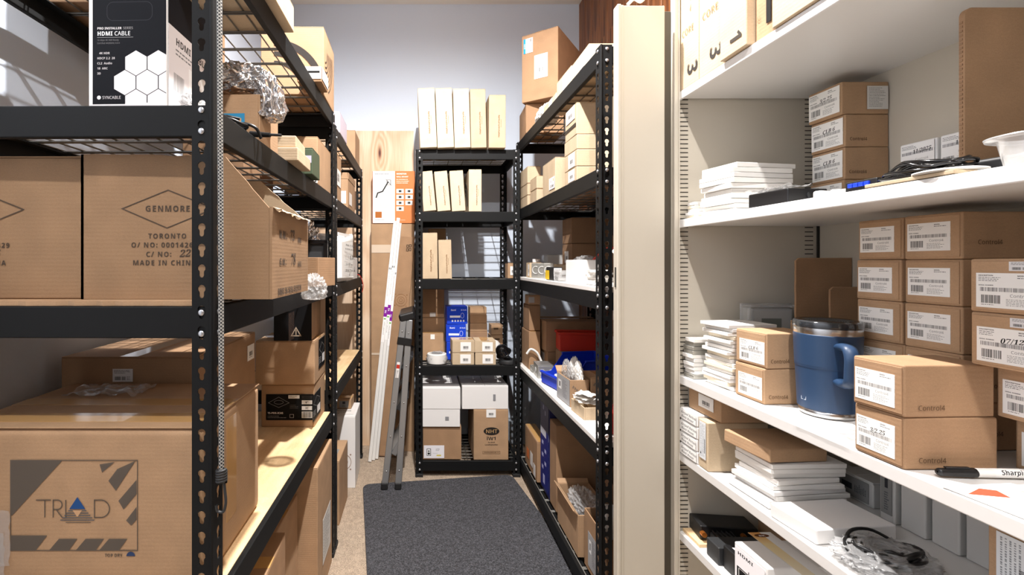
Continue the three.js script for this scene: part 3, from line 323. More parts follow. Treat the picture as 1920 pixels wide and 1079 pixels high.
// ---------- left front rack: top shelf ----------
const yA = SL[0] + 0.0006, yB = SL[1] + 0.0006, yC = SL[2] + 0.0006, yD = SL[3] + 0.0015;
carton('cardboard_box', 'low brown cardboard box on the top wire shelf under a black box', { x: [-0.655, -0.325], D: [0.86, 1.215], y: yA, h: 0.068, m: M.kraftLight });
carton('cardboard_box', 'black box lying on the low brown box on the top left shelf', { x: [-0.62, -0.345], D: [0.9, 1.2], y: yA + 0.069, h: 0.09, m: M.black, tape: false });
carton('cardboard_box', 'large cardboard box with broad black arcs printed on its front', { x: [-0.56, -0.336], D: [1.655, 1.87], y: yA, h: 0.243, yaw: 0.01, m: M.kraft, marks: [['f', 0.02, -0.005, 0.20, 0.20, T.arcs], ['r', 0, 0, 0.17, 0.17, T.arcsThin]] });
carton('cardboard_box', 'small white sleeved box on the top shelf in front of the arc-printed carton', { x: [-0.40, -0.318], D: [1.54, 1.64], y: yA, h: 0.052, m: M.kraftRed, flaps: false, marks: [['f', 0, 0.004, 0.08, 0.04, T.eco], ['r', 0, 0.004, 0.098, 0.04, M.whiteCard]] });
carton('cardboard_box', 'plain brown carton seen through the top wire deck at the left wall', { x: [-0.862, -0.67], D: [1.07, 1.62], y: yA, h: 0.24, m: M.kraftDark });

// second shelf
carton('cable_box', 'black and white display box with a honeycomb pattern of white hexagons', { x: [-0.5805, -0.4405], D: [0.822, 0.972], y: yB, h: 0.238, yaw: -0.03, m: M.whiteCard, tape: false, marks: [['f', 0, 0, 0.139, 0.234, T.hdmi], ['r', 0, 0, 0.146, 0.232, T.hdmiSide]] });
{ const b = solo('plastic_wrap', 'scrap of crumpled grey plastic wrap beside the honeycomb box', 'plastic', bagGeo(0.026, 0.02, 0.03, 0.35, 2.4, 8, 3), M.film, [-0.412, yB + 0.002, -0.86]); b.rotation.z = -0.5; }
{ const g = openCarton('cardboard_box', 'open brown box with a blue printed panel holding a silver bag', { x: [-0.475, -0.352], D: [1.045, 1.165], y: yB, h: 0.108, yaw: -0.04, m: M.kraft, fl: 0.03, spread: 1.9, only: [1, 2] }); const p = add('print', new THREE.PlaneGeometry(0.098, 0.075), T.lutron, g, [-0.008, 0.042, 0.0612]);
  const s = solo('silver_bag', 'crumpled silver antistatic bag spilling out of the blue printed box', 'bag', norm([bagGeo(0.066, 0.038, 0.045, 0.26, 1.05, 26, 1), bagGeo(0.030, 0.060, 0.032, 0.24, 1.0, 26, 6).rotateZ(0.22).translate(0.082, -0.062, 0.012)]), M.silver, [-0.415, yB + 0.121, -1.085]); }
solo('black_cable', 'loops of black cable hanging over the second shelf edge below the silver bag', 'cable', norm([coil(-0.395, yB + 0.001, 0.985, 0.03, 0.026, 3, 0.0032, 0.25), tube([V(-0.40, yB + 0.010, 0.98), V(-0.37, yB + 0.024, 0.985), V(-0.345, yB + 0.016, 0.99), V(-0.337, yB - 0.004, 1.0)], 0.0035, 24)]), M.cable);
{ const g = thing('black_plug', 'black cable plug lying across the second shelf edge', 'plug', [-0.345, yB + 0.010, 1.018], -0.3); add('body', cyl(0.007, 0.005, 0.05, 12).rotateZ(1.45), M.black, g); add('tip', cyl(0.003, 0.003, 0.03, 8).rotateZ(1.45).translate(0.038, -0.004, 0), M.darkPlastic, g); }
carton('cardboard_box', 'flat tan box with printed lid, upper of two on the second shelf', { x: [-0.40, -0.327], D: [1.235, 1.36], y: yB + 0.036, h: 0.032, yaw: 0.05, m: M.kraftLight, flaps: false });
carton('cardboard_box', 'flat tan box, lower of two beside the dark green box', { x: [-0.41, -0.318], D: [1.23, 1.38], y: yB, h: 0.035, m: M.kraftLight, flaps: false });
carton('green_box', 'small dark green box at the second shelf edge', { x: [-0.375, -0.322], D: [1.42, 1.53], y: yB, h: 0.082, m: M.green, tape: false, marks: [['f', 0.008, 0.005, 0.03, 0.022, std(0xb9b6d0, 0.5)]] });
carton('cardboard_box', 'wide brown carton with a white icon label behind the dark green box', { x: [-0.50, -0.345], D: [1.60, 1.845], y: yB, h: 0.165, m: M.kraft, marks: [['f', 0.047, -0.055, 0.062, 0.046, T.icons]] });
carton('cardboard_box', 'brown carton at the back of the second shelf near the left wall', { x: [-0.76, -0.56], D: [1.5, 1.8], y: yB, h: 0.2, m: M.kraftDark });

// third shelf: the two large import cartons
solo('cardboard_sheet', 'flattened cardboard sheet with ragged front edge under the two large cartons', 'cardboard', uvm(new THREE.ExtrudeGeometry(new THREE.Shape([...torn(-0.83, 0, -0.392, 0, 26, 0.004), [-0.392, 0.4], [-0.83, 0.4]].map(([a, b]) => new THREE.Vector2(a, b))), { depth: 0.008, bevelEnabled: false }).rotateX(-Math.PI / 2)), M.kraft, [0, yC, -0.806]);
const yC2 = yC + 0.0085;
{ const w = 0.347, h = 0.263, d = 0.275, x0 = -0.611, D0 = 0.842, g = thing('cardboard_box', 'large cardboard carton cut open at the front right, marked 22', 'box', [x0, yC2, D0], 0);
  const cut = (a) => panelGeo([[0, 0], [w - 0.0054, 0], ...torn(w - 0.0054, 0.166, 0.262, 0.259, 8, 0.0022), ...torn(0.262, 0.259, 0.03, 0.264, 10, 0.0012), [0, 0.263]].map(([x, y]) => [x, y]), 0.005);
  add('front_panel', cut(), M.kraftMid, g, [0, 0, -0.005]); add('rear_panel', panelGeo([[0, 0], [w - 0.0054, 0], ...torn(w - 0.0054, 0.166, 0.235, 0.262, 8, 0.002), [0, 0.264]], 0.005), M.kraftLight, g, [0, 0, -d]);
  const side = panelGeo([[0, 0], [d, 0], ...torn(d, 0.166, 0, 0.168, 18, 0.005)], 0.005); add('side_panel', side, M.kraftMid, g, [w - 0.005, 0, 0], [0, Math.PI / 2, 0]); add('side_panel', bx(0.005, h, d), M.kraftMid, g, [0.0025, h / 2, -d / 2]); add('bottom_panel', bx(w - 0.004, 0.005, d - 0.004, w / 2, 0.003, -d / 2), M.kraftMid, g);
  add('torn_flap', norm([uvm(sheetGeo(0.012, d * 0.96, 0.003, 60, 5, 20).rotateZ(-0.5).translate(0.005, 0, 0))]), M.kraftLight, g, [w, 0.166, -d / 2]);
  add('print', new THREE.PlaneGeometry(w, h), T.genmore, g, [w / 2, h / 2, 0.0008]); add('print', new THREE.PlaneGeometry(d * 0.9, d * 0.91), T.genSide, g, [w + 0.0008, 0.03, -d / 2], [0, Math.PI / 2, 0]);
}
carton('cardboard_box', 'large cardboard carton marked 25, left of the cut open carton', { x: [-0.967 + 0.06, -0.6155], D: [0.85, 1.12], y: yC2, h: 0.262, yaw: 0, m: M.kraftMid, marks: [['f', -0.028, 0, 0.347, 0.262, T.genmore2]] });
{ const g = openCarton('cardboard_box', 'small torn brown box beside the plastic bag on the third shelf', { x: [-0.395, -0.352], D: [1.29, 1.40], y: yC, h: 0.125, m: M.kraftLight, fl: 0.02, spread: 0.2, only: [0] }); }
openCarton('cardboard_box', 'open brown box overhanging the third shelf beside the rack post', { x: [-0.405, -0.292], D: [1.46, 1.58], y: yC, h: 0.092, yaw: -0.28, m: M.kraftRed, fl: 0.028, spread: 1.2, only: [2] });
{ const g = thing('display_frame', 'black square display frame standing on the third shelf', 'display', [-0.41, yC, 1.70], 0.1); add('frame', norm([rb(0.016, 0.16, 0.02, 0.003).clone().translate(-0.072, 0.08, 0), rb(0.016, 0.16, 0.02, 0.003).clone().translate(0.072, 0.08, 0), rb(0.16, 0.016, 0.02, 0.003).clone().translate(0, 0.152, 0), rb(0.16, 0.016, 0.02, 0.003).clone().translate(0, 0.008, 0)]), M.blackGloss, g); add('screen', bx(0.13, 0.13, 0.006, 0, 0.08, -0.004), M.darkPlastic, g); add('badge', bx(0.024, 0.05, 0.002, 0.035, 0.05, 0.003), M.grey, g); }
solo('silver_pouch', 'crumpled silver pouch behind the black display frame', 'bag', bagGeo(0.07, 0.11, 0.03, 0.22, 1.6, 22, 8), M.silver, [-0.46, yC + 0.06, -1.80]);
solo('plastic_bag', 'crumpled clear plastic bag hanging from the third shelf edge', 'bag', bagGeo(0.030, 0.040, 0.024, 0.25, 1.5, 20, 12), M.film, [-0.298, yC - 0.030, -1.335]);

// fourth shelf
{ const g = carton('cardboard_box', 'large taped carton with a grey and blue triangle emblem on its front', { x: [-0.845, -0.388], D: [0.835, 1.14], y: yD, h: 0.298, yaw: 0, m: M.kraft, r: 0.014, marks: [['f', -0.001, 0.006, 0.24, 0.186, T.triad]] });
  for (const [x, y, s] of [[-0.16, 0.10, 1], [-0.17, 0.06, 4]]) add('tape', sheetGeo(0.09, 0.10, 0.004, 30, s, 10).rotateX(Math.PI / 2), M.film, g, [x, y, 0.1545]);
  add('tape', rb(0.0008, 0.21, 0.05, 0.0003, 1), M.tape, g, [0.2288, 0.17, 0.02]); add('tape', rb(0.44, 0.0008, 0.05, 0.0003, 1), M.tape, g, [0, 0.2985, 0.1]); }
solo('plastic_sheet', 'clear plastic film lying on the carton with the triangle emblem', 'plastic', sheetGeo(0.16, 0.09, 0.012, 18, 4), M.film, [-0.70, yD + 0.301, -1.06]);
carton('cardboard_box', 'big dark brown carton behind the one with the triangle emblem', { x: [-0.885, -0.551], D: [1.152, 1.575], y: yD, h: 0.361, yaw: 0, m: M.kraftRed, marks: [['f', -0.013, 0.135, 0.05, 0.032, T.small], ['r', 0.165, 0.12, 0.06, 0.05, T.bar]] });
carton('cardboard_box', 'brown carton with a wrapped black product label, lower of a stack of three', { x: [-0.566, -0.374], D: [1.68, 1.868], y: yD, h: 0.155, yaw: 0, m: M.kraft, marks: [['f', 0.008, -0.005, 0.172, 0.094, T.pdx], ['r', -0.06, -0.005, 0.13, 0.094, T.pdxSide]] });
carton('cardboard_box', 'brown carton with a black label on its side only, middle of the stack of three', { x: [-0.584, -0.372], D: [1.665, 1.866], y: yD + 0.1575, h: 0.157, yaw: 0.02, m: M.kraft, marks: [['r', 0.03, 0.015, 0.12, 0.11, T.pdxSide]] });
carton('cardboard_box', 'black fronted carton with a small pale triangle, topmost of the stack of three', { x: [-0.52, -0.385], D: [1.665, 1.86], y: yD + 0.3165, h: 0.138, yaw: 0.05, m: M.kraft, marks: [['f', 0, 0, 0.134, 0.14, pm(canvas(256, 270, (c, w, h) => { c.fillStyle = '#19191b'; c.fillRect(0, 0, w, h); c.strokeStyle = '#b9a792'; c.lineWidth = 7; c.beginPath(); c.moveTo(150, 180); c.lineTo(182, 236); c.lineTo(118, 236); c.closePath(); c.stroke(); c.beginPath(); c.moveTo(150, 196); c.lineTo(150, 230); c.stroke(); }))]] });
// on the floor under the rack
carton('cardboard_box', 'tall brown carton standing on the carpet under the front left rack', { x: [-0.56, -0.335], D: [1.555, 1.815], y: 0, h: 0.478, yaw: 0, m: M.kraft, marks: [['r', 0.02, -0.06, 0.14, 0.16, T.list]] });
carton('cardboard_box', 'brown carton with a white label on the floor, nearest under the left rack', { x: [-0.66, -0.362], D: [1.02, 1.28], y: 0, h: 0.42, yaw: 0.03, m: M.kraftRed, marks: [['r', -0.05, 0.06, 0.1, 0.12, T.list]] });
carton('cardboard_box', 'brown carton on the floor between the two other cartons under the left rack', { x: [-0.70, -0.40], D: [1.30, 1.54], y: 0, h: 0.40, yaw: -0.02, m: M.kraft });
// bungee cord
{ const x = -0.336, D = 0.79, g = thing('bungee_cord', 'black and white braided bungee cord hanging along the front left post', 'cord', [x, 0, D]); const V0 = (a, b, c) => new THREE.Vector3(a, b, c);
  add('braid', tube([V0(-0.004, 1.76, -0.004), V0(0, 1.5, 0.002), V0(0.001, 1.2, 0), V0(0.003, 0.81, 0.002)], 0.0046, 80, 10), std(0xffffff, 0.7, { map: braidMap }), g);
  const cw = []; for (let i = 0; i <= 50; i++) { const a = i / 50 * Math.PI * 2 * 5; cw.push(V0(0.003 + Math.cos(a) * 0.0075, 0.815 - i / 50 * 0.022, 0.002 + Math.sin(a) * 0.0075)); } add('wrap', tube(cw, 0.0024, 160, 8), M.darkPlastic, g);
  add('hook', tube([V0(0.004, 0.815, 0.002), V0(0.008, 0.785, 0.002), V0(0.010, 0.755, 0.002), V0(0.005, 0.742, 0.002), V0(-0.004, 0.744, 0.002), V0(-0.006, 0.754, 0.002)], 0.0024, 40, 8), M.darkPlastic, g); add('hook', tube([V0(-0.004, 1.75, -0.004), V0(-0.004, 1.775, -0.006), V0(-0.012, 1.782, -0.012), V0(-0.02, 1.772, -0.016)], 0.0024, 30, 8), M.darkPlastic, g); }

// ---------- left rear rack ----------
const yE = 1.7286, yF = 1.4356, yG = 1.0806;
carton('white_box', 'small lilac white box on the top shelf above the tan carton', { x: [-0.42, -0.335], D: [2.0, 2.2], y: yE, h: 0.092, m: std(0xcfc6d6, 0.5), tape: false });
carton('cardboard_box', 'tan carton at the far end of the top left shelf before the plywood', { x: [-0.46, -0.34], D: [2.52, 2.72], y: yE, h: 0.16, m: M.kraft });
carton('cardboard_box', 'tall brown box with a column of bar printing beside the left rear post', { x: [-0.50, -0.345], D: [1.95, 2.10], y: yF, h: 0.20, m: M.kraft, marks: [['r', -0.03, 0, 0.07, 0.16, T.bar, Math.PI / 2]] });
openCarton('cardboard_box', 'open brown box with a white label on the second left rear shelf', { x: [-0.44, -0.338], D: [2.25, 2.5], y: yF, h: 0.14, m: M.kraft, fl: 0.03, spread: 0.1, marks: [['f', 0.012, -0.02, 0.06, 0.06, M.whiteCard], ['r', -0.04, -0.02, 0.09, 0.06, M.whiteCard]] });
{ const g = thing('poly_bag', 'white woven poly parcel with black printing and handwriting', 'parcel', [-0.40, yG, 2.12], -0.12); const q = new RoundedBoxGeometry(0.17, 0.215, 0.24, 8, 0.02), p = q.attributes.position; for (let i = 0; i < p.count; i++) { const n = 0.008 * noise(p.getX(i) * 22, p.getY(i) * 22, p.getZ(i) * 22); p.setXYZ(i, p.getX(i) + n, p.getY(i) + n * (p.getY(i) > 0 ? 2 : 0.3) - (p.getZ(i) > 0 && p.getY(i) > 0 && p.getX(i) > 0.03 ? 0.02 : 0), p.getZ(i) + n); } q.computeVertexNormals();
  add('body', q, M.white, g, [0, 0.112, 0]); add('print', new THREE.PlaneGeometry(0.13, 0.19), T.white8, g, [0.0, 0.105, 0.1275]); add('print', new THREE.PlaneGeometry(0.18, 0.17), T.white8, g, [0.0935, 0.10, 0], [0, Math.PI / 2, 0]); add('seam', bx(0.004, 0.012, 0.22, 0.07, 0.213, 0), M.whiteCard, g); }
carton('white_box', 'white box with a black letter L beside the white poly parcel', { x: [-0.46, -0.338], D: [2.38, 2.6], y: yG, h: 0.115, m: M.whiteCard, tape: false, marks: [['f', 0.03, -0.01, 0.04, 0.08, T.bigL], ['r', 0, -0.01, 0.04, 0.08, T.bigL]] });
solo('red_wire', 'thin red wire hanging over the third shelf at the far left post', 'wire', tube([V(-0.38, yG + 0.012, 2.66), V(-0.34, yG + 0.018, 2.68), V(-0.325, yG - 0.01, 2.70), V(-0.318, yG - 0.05, 2.71), V(-0.325, yG - 0.085, 2.72)], 0.0022, 40), M.red);
carton('cardboard_box', 'brown carton with a black top label on the floor before the white speaker carton', { x: [-0.50, -0.348], D: [2.06, 2.31], y: 0, h: 0.285, yaw: 0, m: M.kraft, marks: [['t', 0.02, -0.02, 0.07, 0.05, T.dark]] });
carton('white_box', 'tall white carton with a round emblem and inverted lid text on the floor', { x: [-0.55, -0.325], D: [2.40, 2.64], y: 0, h: 0.372, yaw: 0.02, m: M.whiteCard, tape: false, marks: [['t', 0.02, -0.05, 0.16, 0.08, T.lid], ['f', 0.05, -0.05, 0.09, 0.09, T.speakerRing]] });
carton('cardboard_box', 'small brown box with a dark label on top of the tall white carton', { x: [-0.50, -0.36], D: [2.52, 2.63], y: 0.374, h: 0.05, m: M.kraft, marks: [['f', 0.03, 0, 0.05, 0.035, T.dark]] });

// ---------- leaning things at the back wall ----------
const sx0 = fx(697, 2.9), sx1 = fx(777, 2.9);
carton('flat_carton', 'large flat brown carton standing against the plywood under the mount box', { x: [sx0, sx1], D: [2.87, 2.955], y: 0, h: fy(420, 2.87), yaw: 0, m: M.kraft, tape: false, marks: [['f', 0, 0.55, sx1 - sx0 - 0.004, 0.05, M.tapePale, 0, 'tape'], ['f', 0, -0.10, sx1 - sx0 - 0.004, 0.012, M.tapePale, 0, 'tape']] });
carton('mount_box', 'white and orange box with a monitor arm picture on the tall flat carton', { x: [fx(699, 2.9), fx(778, 2.9)], D: [2.875, 2.955], y: fy(420, 2.87) + 0.004, h: 0.324, yaw: 0, m: M.orange, flaps: false, marks: [['f', 0, 0, 0.258, 0.322, T.mount]] });
{ const lean = (name, label, cat, px0, py0, D0, px1, D1, w, t, L, mat, mk) => { const p = V(fx(px0, D0), 0.004, D0), q = V(fx(px1, D1), 0, D1), o = new THREE.Group(); o.name = numbered(name); scene.add(o); tag(o, label, cat); const dx = q.x - p.x, dz = q.z - p.z, up = Math.sqrt(Math.max(0.01, L * L - dx * dx - dz * dz)); o.position.copy(p); const y = new THREE.Vector3(dx, up, dz).normalize(), x = new THREE.Vector3(1, -y.x / y.y * 0 , 0).sub(y.clone().multiplyScalar(y.x)).normalize(), z = x.clone().cross(y); o.quaternion.setFromRotationMatrix(new THREE.Matrix4().makeBasis(x, y, z)); add('body', rb(w, L, t, 0.003), mat, o, [0, L / 2, 0]); mk?.(o); return o; };
  lean('narrow_carton', 'long narrow brown carton with a ring print leaning on the flat carton', 'box', 727, 0, 2.80, 762, 2.848, 0.105, 0.035, 1.33, M.kraftRed, (o) => { add('print', new THREE.PlaneGeometry(0.08, 0.08), T.speakerRing, o, [0.0, 0.94, 0.0185]); add('print', new THREE.PlaneGeometry(0.035, 0.07), T.squares, o, [0.022, 1.25, 0.0185]); add('end_flap', rb(0.105, 0.012, 0.037, 0.002), M.kraftDark, o, [0, 0.006, 0]); });
  const strip = (i, px0, px1, L, D, lab) => lean('cable_raceway', lab, 'raceway', px0, 0, D, px1, D + 0.05, 0.020, 0.014, L, M.white, (o) => { add('label', new THREE.BoxGeometry(0.0196, 0.46, 0.0006), T.strip, o, [0, L - 0.49 - i * 0.01, 0.0076]); add('end_cap', rb(0.021, 0.01, 0.015, 0.002), M.whiteCard, o, [0, L - 0.004, 0]); });
  strip(0, 693.5, 741, 1.42, 2.715, 'long white cable raceway leaning beside the ladder, leftmost and in front'); strip(1, 700, 747, 1.44, 2.735, 'long white cable raceway leaning beside the ladder, middle one'); strip(2, 706, 750, 1.41, 2.755, 'long white cable raceway leaning beside the ladder, nearest the brown carton');
}
// ---------- step ladder ----------
{ const g = thing('step_ladder', 'folded grey aluminium step ladder with black caps leaning by the back rack', 'ladder'); const P = (px, py, D) => V(fx(px, D), fy(py, D), D);
  const f0 = P(721, 914, 2.375), f1 = P(757, 596, 2.43), r0 = P(746.5, 912, 2.375), r1 = P(768, 600, 2.43), zz = new THREE.Vector3(0, 0, -0.29);
  const rail = (a, b, nm = 'rail') => { const q = add(nm, bar(a, b, 0.033, 0.034, 0.004), M.alu, g); for (const k of [0.1, 0.3, 0.5, 0.72, 0.92]) { const c = a.clone().lerp(b, k); add('rivet', new THREE.SphereGeometry(0.004, 8, 6), M.steel, q, [c.x, c.y, c.z + 0.017]); } };
  rail(f0, f1); rail(r0, r1); rail(f0.clone().add(zz), f1.clone().add(zz)); rail(r0.clone().add(zz), r1.clone().add(zz));
  for (const p of [f0, r0]) for (const k of [0, 1]) { const c = p.clone().addScaledVector(zz, k); add('foot', rb(0.034, 0.034, 0.042, 0.006), M.rubber, g, [c.x, 0.0295, c.z]); }
  for (const k of [0.22, 0.48, 0.72]) { const c = f0.clone().lerp(f1, k); add('tread', rb(0.085, 0.03, 0.31, 0.004), k < 0.4 ? M.alu : M.darkPlastic, g, [c.x + 0.045, c.y + 0.01, c.z - 0.145]).rotation.z = 1.05; }
  add('top_cap', rb(0.085, 0.045, 0.33, 0.012), M.black, g, [(f1.x + r1.x) / 2 + 0.002, f1.y + 0.004, f1.z - 0.145]).rotation.z = 0.25;
  const br = f0.clone().lerp(f1, 0.86), b2 = r0.clone().lerp(r1, 0.86); for (const k of [0, 1]) { const h = add('hinge_bracket', rb(0.075, 0.04, 0.004, 0.002), M.black, g, [(br.x + b2.x) / 2, br.y, br.z + 0.019 - k * 0.328]); h.rotation.z = -0.15; }
  const lab = f0.clone().lerp(f1, 0.64); add('label', new THREE.BoxGeometry(0.016, 0.17, 0.0006), pm(canvas(64, 512, (c, w, h) => { c.fillStyle = '#e9e5e2'; c.fillRect(0, 0, w, h); c.fillStyle = '#c0392b'; c.fillRect(0, 40, w, 60); c.fillRect(0, 300, w, 50); lines(c, 14, 130, 36, 10, 16, 7, '#444'); lines(c, 14, 380, 36, 6, 16, 7, '#444'); })), g, [lab.x, lab.y, lab.z + 0.0165]).rotation.z = -0.11;
  add('brace', bar(r0.clone().lerp(r1, 0.35), r0.clone().add(zz).lerp(r1.clone().add(zz), 0.5), 0.012, 0.012, 0.002), M.alu, g); add('brace', bar(f0.clone().lerp(f1, 0.55), r0.clone().add(zz).lerp(r1.clone().add(zz), 0.6), 0.012, 0.012, 0.002), M.alu, g); }

const ORD = ['topmost', ...['second', 'third', 'fourth', 'fifth', 'sixth', 'seventh', 'eighth', 'ninth', 'tenth', 'eleventh', 'twelfth', 'thirteenth', 'fourteenth', 'fifteenth', 'sixteenth', 'lowest'].map((w, i) => i < 15 ? `${w} from the top` : 'at the bottom')];

// ---------- back rack ----------
const H5 = [1.785, 1.446, 1.078, 0.607, 0.087]  .map((y) => y + 0.0006), DBk = 2.53;
{ const mk = (i, m, px0, px1, top, y, D, roll, label, group, extra = []) => { const x0 = fx(px0, D), x1 = fx(px1, D), h = fy(top, D) - y, w = x1 - x0; return carton('slim_box', label, { x: [x0, x1], D: [D, D + 0.32], y: y + Math.abs(Math.sin(roll)) * w / 2 + 0.0005, h: h - Math.abs(Math.sin(roll)) * w / 2, yaw: 0, roll, m, tape: false, marks: [['f', 0.008, -0.02, w * 0.5, Math.min(0.2, h * 0.8), T.slim], ...extra] }); };
  [['leftmost', 788, 819.5, 165, 0.045], ['second from the left', 820.5, 851.5, 165, 0.04], ['middle', 852.5, 882.5, 166, 0.03], ['fourth from the left', 883.5, 912.5, 167, 0.022], ['shorter', 916.5, 948, 178, -0.005]].forEach(([n, a, b, t, r], i) => mk(i, [M.kraftPale, M.kraftPale, M.kraftPale, M.kraftLight, M.kraftLight][i], a, b, t, H5[0], DBk - 0.035, r, i < 4 ? `${n} of the four tall pale upright boxes on the back rack top` : 'shorter pale upright box standing apart on the back rack top'));
  [['leftmost', 794.5, 818, 321, 0.10], ['second', 820.5, 845, 321, 0.09], ['third', 847.5, 873, 320, 0.065], ['fourth', 879, 903, 318, 0.0]].forEach(([n, a, b, t, r], i) => mk(i, M.kraftPale, a, b, t, H5[1], DBk, r, i < 3 ? `${n} of the leaning slim pale boxes on the back rack second shelf` : 'upright slim pale box with a dark printed side on the back rack second shelf', null, i === 3 ? [['l', 0.05, 0, 0.16, 0.16, T.arcs]] : []));
  mk(0, M.kraftLight, 790, 821, 437, H5[2], DBk, 0.012, 'taller of two pale upright boxes on the back rack middle shelf'); mk(0, M.kraftLight, 823, 847.5, 450, H5[2], DBk, 0.02, 'shorter of two pale upright boxes on the back rack middle shelf'); }
carton('cardboard_box', 'brown box behind the two upright boxes on the middle shelf', { x: [fx(803, 2.9), fx(835, 2.9)], D: [2.86, 2.93], y: H5[2], h: 0.30, m: M.kraft, tape: false });
carton('cardboard_box', 'small brown box with a white label at the middle shelf corner', { x: [fx(952, 2.64), 0.556], D: [2.64, 2.72], y: H5[2], h: 0.088, m: M.kraft, marks: [['f', 0.008, 0, 0.03, 0.05, T.bar]] });
carton('cardboard_box', 'brown carton at the back left of the fourth shelf, lower of two', { x: [fx(790, 2.78), fx(834, 2.78)], D: [2.78, 2.92], y: H5[3], h: 0.23, m: M.kraftRed });
carton('cardboard_box', 'brown carton with a white sticker at the back left, upper of two', { x: [fx(790, 2.78), fx(833, 2.78)], D: [2.78, 2.92], y: H5[3] + 0.232, h: 0.175, m: M.kraftRed, marks: [['f', 0.0, -0.07, 0.035, 0.025, M.whiteCard]] });
carton('cardboard_box', 'brown box with a pale paper square behind the tape roll', { x: [fx(791, 2.64), fx(832, 2.64)], D: [2.66, 2.775], y: H5[3], h: fy(627, 2.66) - H5[3], m: M.kraft, marks: [['f', 0, 0.06, 0.024, 0.028, M.paper]] });
const bl = [0, 1, 2].map((i) => carton('bulb_box', ['blue bulb box, lowest of the stack of three', 'blue bulb box in the middle of the stack of three', 'blue bulb box on top of the stack of three'][i], { x: [fx(837 - (i < 2 ? 0 : 0), 2.68), fx(874 + (i == 2 ? 2 : 0), 2.68)], D: [2.68, 2.78], y: H5[3] + i * 0.103, h: 0.102, yaw: [0.02, -0.03, 0.04][i], m: M.blue, flaps: false, marks: [['f', 0, 0, 0.113, 0.1, T.dimmer]] }));
carton('bulb_box', 'blue bulb box alone under the slim brown boxes', { x: [fx(877, 2.70), fx(914, 2.70)], D: [2.70, 2.80], y: H5[3], h: 0.11, m: M.blue, flaps: false, marks: [['f', 0, 0, 0.113, 0.108, T.dimmer]] });
for (let i = 0; i < 4; i++) carton('cardboard_box', ['slim brown box directly on the lone blue box', 'slim brown box, second up from the lone blue box', 'slim brown box, third up from the lone blue box', 'slim brown box topmost above the lone blue box'][i], { x: [fx(881, 2.72), fx(914 - i * 0.6, 2.72)], D: [2.72, 2.82], y: H5[3] + 0.111 + i * 0.0475, h: 0.047, m: i % 2 ? M.kraft : M.kraftRed, flaps: false });
for (let i = 0; i < 3; i++) carton('cardboard_box', ['flat brown box with a dark oval stamp, lowest at the back rack right end', 'flat brown box with a dark stamp, middle at the back rack right end', 'flat brown box with a tucked lid, topmost at the back rack right end'][i], { x: [0.432 + i * 0.006, 0.514], D: [2.785 + i * 0.008, 2.9], y: H5[3] + i * 0.062, h: 0.061, m: M.kraft, end: 'f', flaps: false, marks: [['f', [0.008, 0.004, -0.006][i], 0.008, 0.028, 0.011, std(0x5b4630, 0.8)]] });
for (const [i, a, b, lv] of [[0, 848, 889, 0], [1, 891, 930, 0], [2, 847.5, 889.5, 1], [3, 890.5, 930, 1]]) carton('cardboard_box', ['lower left', 'lower right', 'upper left', 'upper right'][i] + ' of four small tan boxes with white bar labels', { x: [fx(a, DBk + 0.01), fx(b, DBk + 0.01)], D: [DBk + 0.01, DBk + 0.13], y: H5[3] + lv * 0.0672, h: 0.066, yaw: [0.01, 0, 0.03, -0.02][i], m: M.kraftLight, marks: [['f', 0.012, 0, 0.058, 0.05, T.bar]] });
{ const g = thing('tape_roll', 'roll of white tape in clear wrap lying on the fourth shelf', 'tape', [fx(819, 2.59), H5[3] + 0.001, 2.59]); add('roll', new THREE.LatheGeometry([[0.03, 0], [0.052, 0], [0.054, 0.004], [0.054, 0.05], [0.052, 0.054], [0.032, 0.054], [0.03, 0.05], [0.03, 0]].map(([a, b]) => new THREE.Vector2(a, b)), 40), M.white, g); add('core', new THREE.LatheGeometry([[0.027, 0.002], [0.0305, 0.002], [0.0305, 0.055], [0.027, 0.055], [0.027, 0.002]].map(([a, b]) => new THREE.Vector2(a, b)), 32), M.black, g); add('wrap', bagGeo(0.056, 0.040, 0.048, 0.12, 1.6, 7, 21), M.film, g, [0, 0, 0.0]); }
{ const lathe = (pts) => new THREE.LatheGeometry(pts.map(([a, b]) => new THREE.Vector2(a, b)), 36); const g = thing('dome_camera', 'black dome camera lying tilted on the fourth shelf', 'camera', [fx(950, 2.56), H5[3], 2.575]); g.scale.setScalar(0.88);
  add('dome', lathe([[0.001, 0.062], [0.02, 0.058], [0.034, 0.046], [0.041, 0.028], [0.043, 0.008], [0.05, 0.004], [0.052, 0], [0.001, 0]]), M.blackGloss, g, [-0.015, 0.065, 0.0], [0.35, 0, 0.55]); add('base_ring', lathe([[0.03, 0], [0.055, 0], [0.058, 0.004], [0.058, 0.022], [0.054, 0.027], [0.03, 0.027], [0.03, 0]]), M.darkPlastic, g, [0.012, 0.001, 0]); add('lens', new THREE.SphereGeometry(0.011, 14, 10), M.black, g, [-0.027, 0.098, 0.036]);
  const w = thing('dome_camera', 'white dome cover standing behind the black dome camera', 'camera', [fx(928, 2.735), H5[3], 2.735]); w.scale.setScalar(0.8); add('cover', lathe([[0.001, 0.075], [0.022, 0.07], [0.04, 0.055], [0.05, 0.03], [0.052, 0.0], [0.001, 0.0]]), M.white, w, [0, 0.06, 0], [0, 0, 0.3]); add('mount', cyl(0.045, 0.055, 0.062, 28).translate(0, 0.031, 0), M.white, w); }
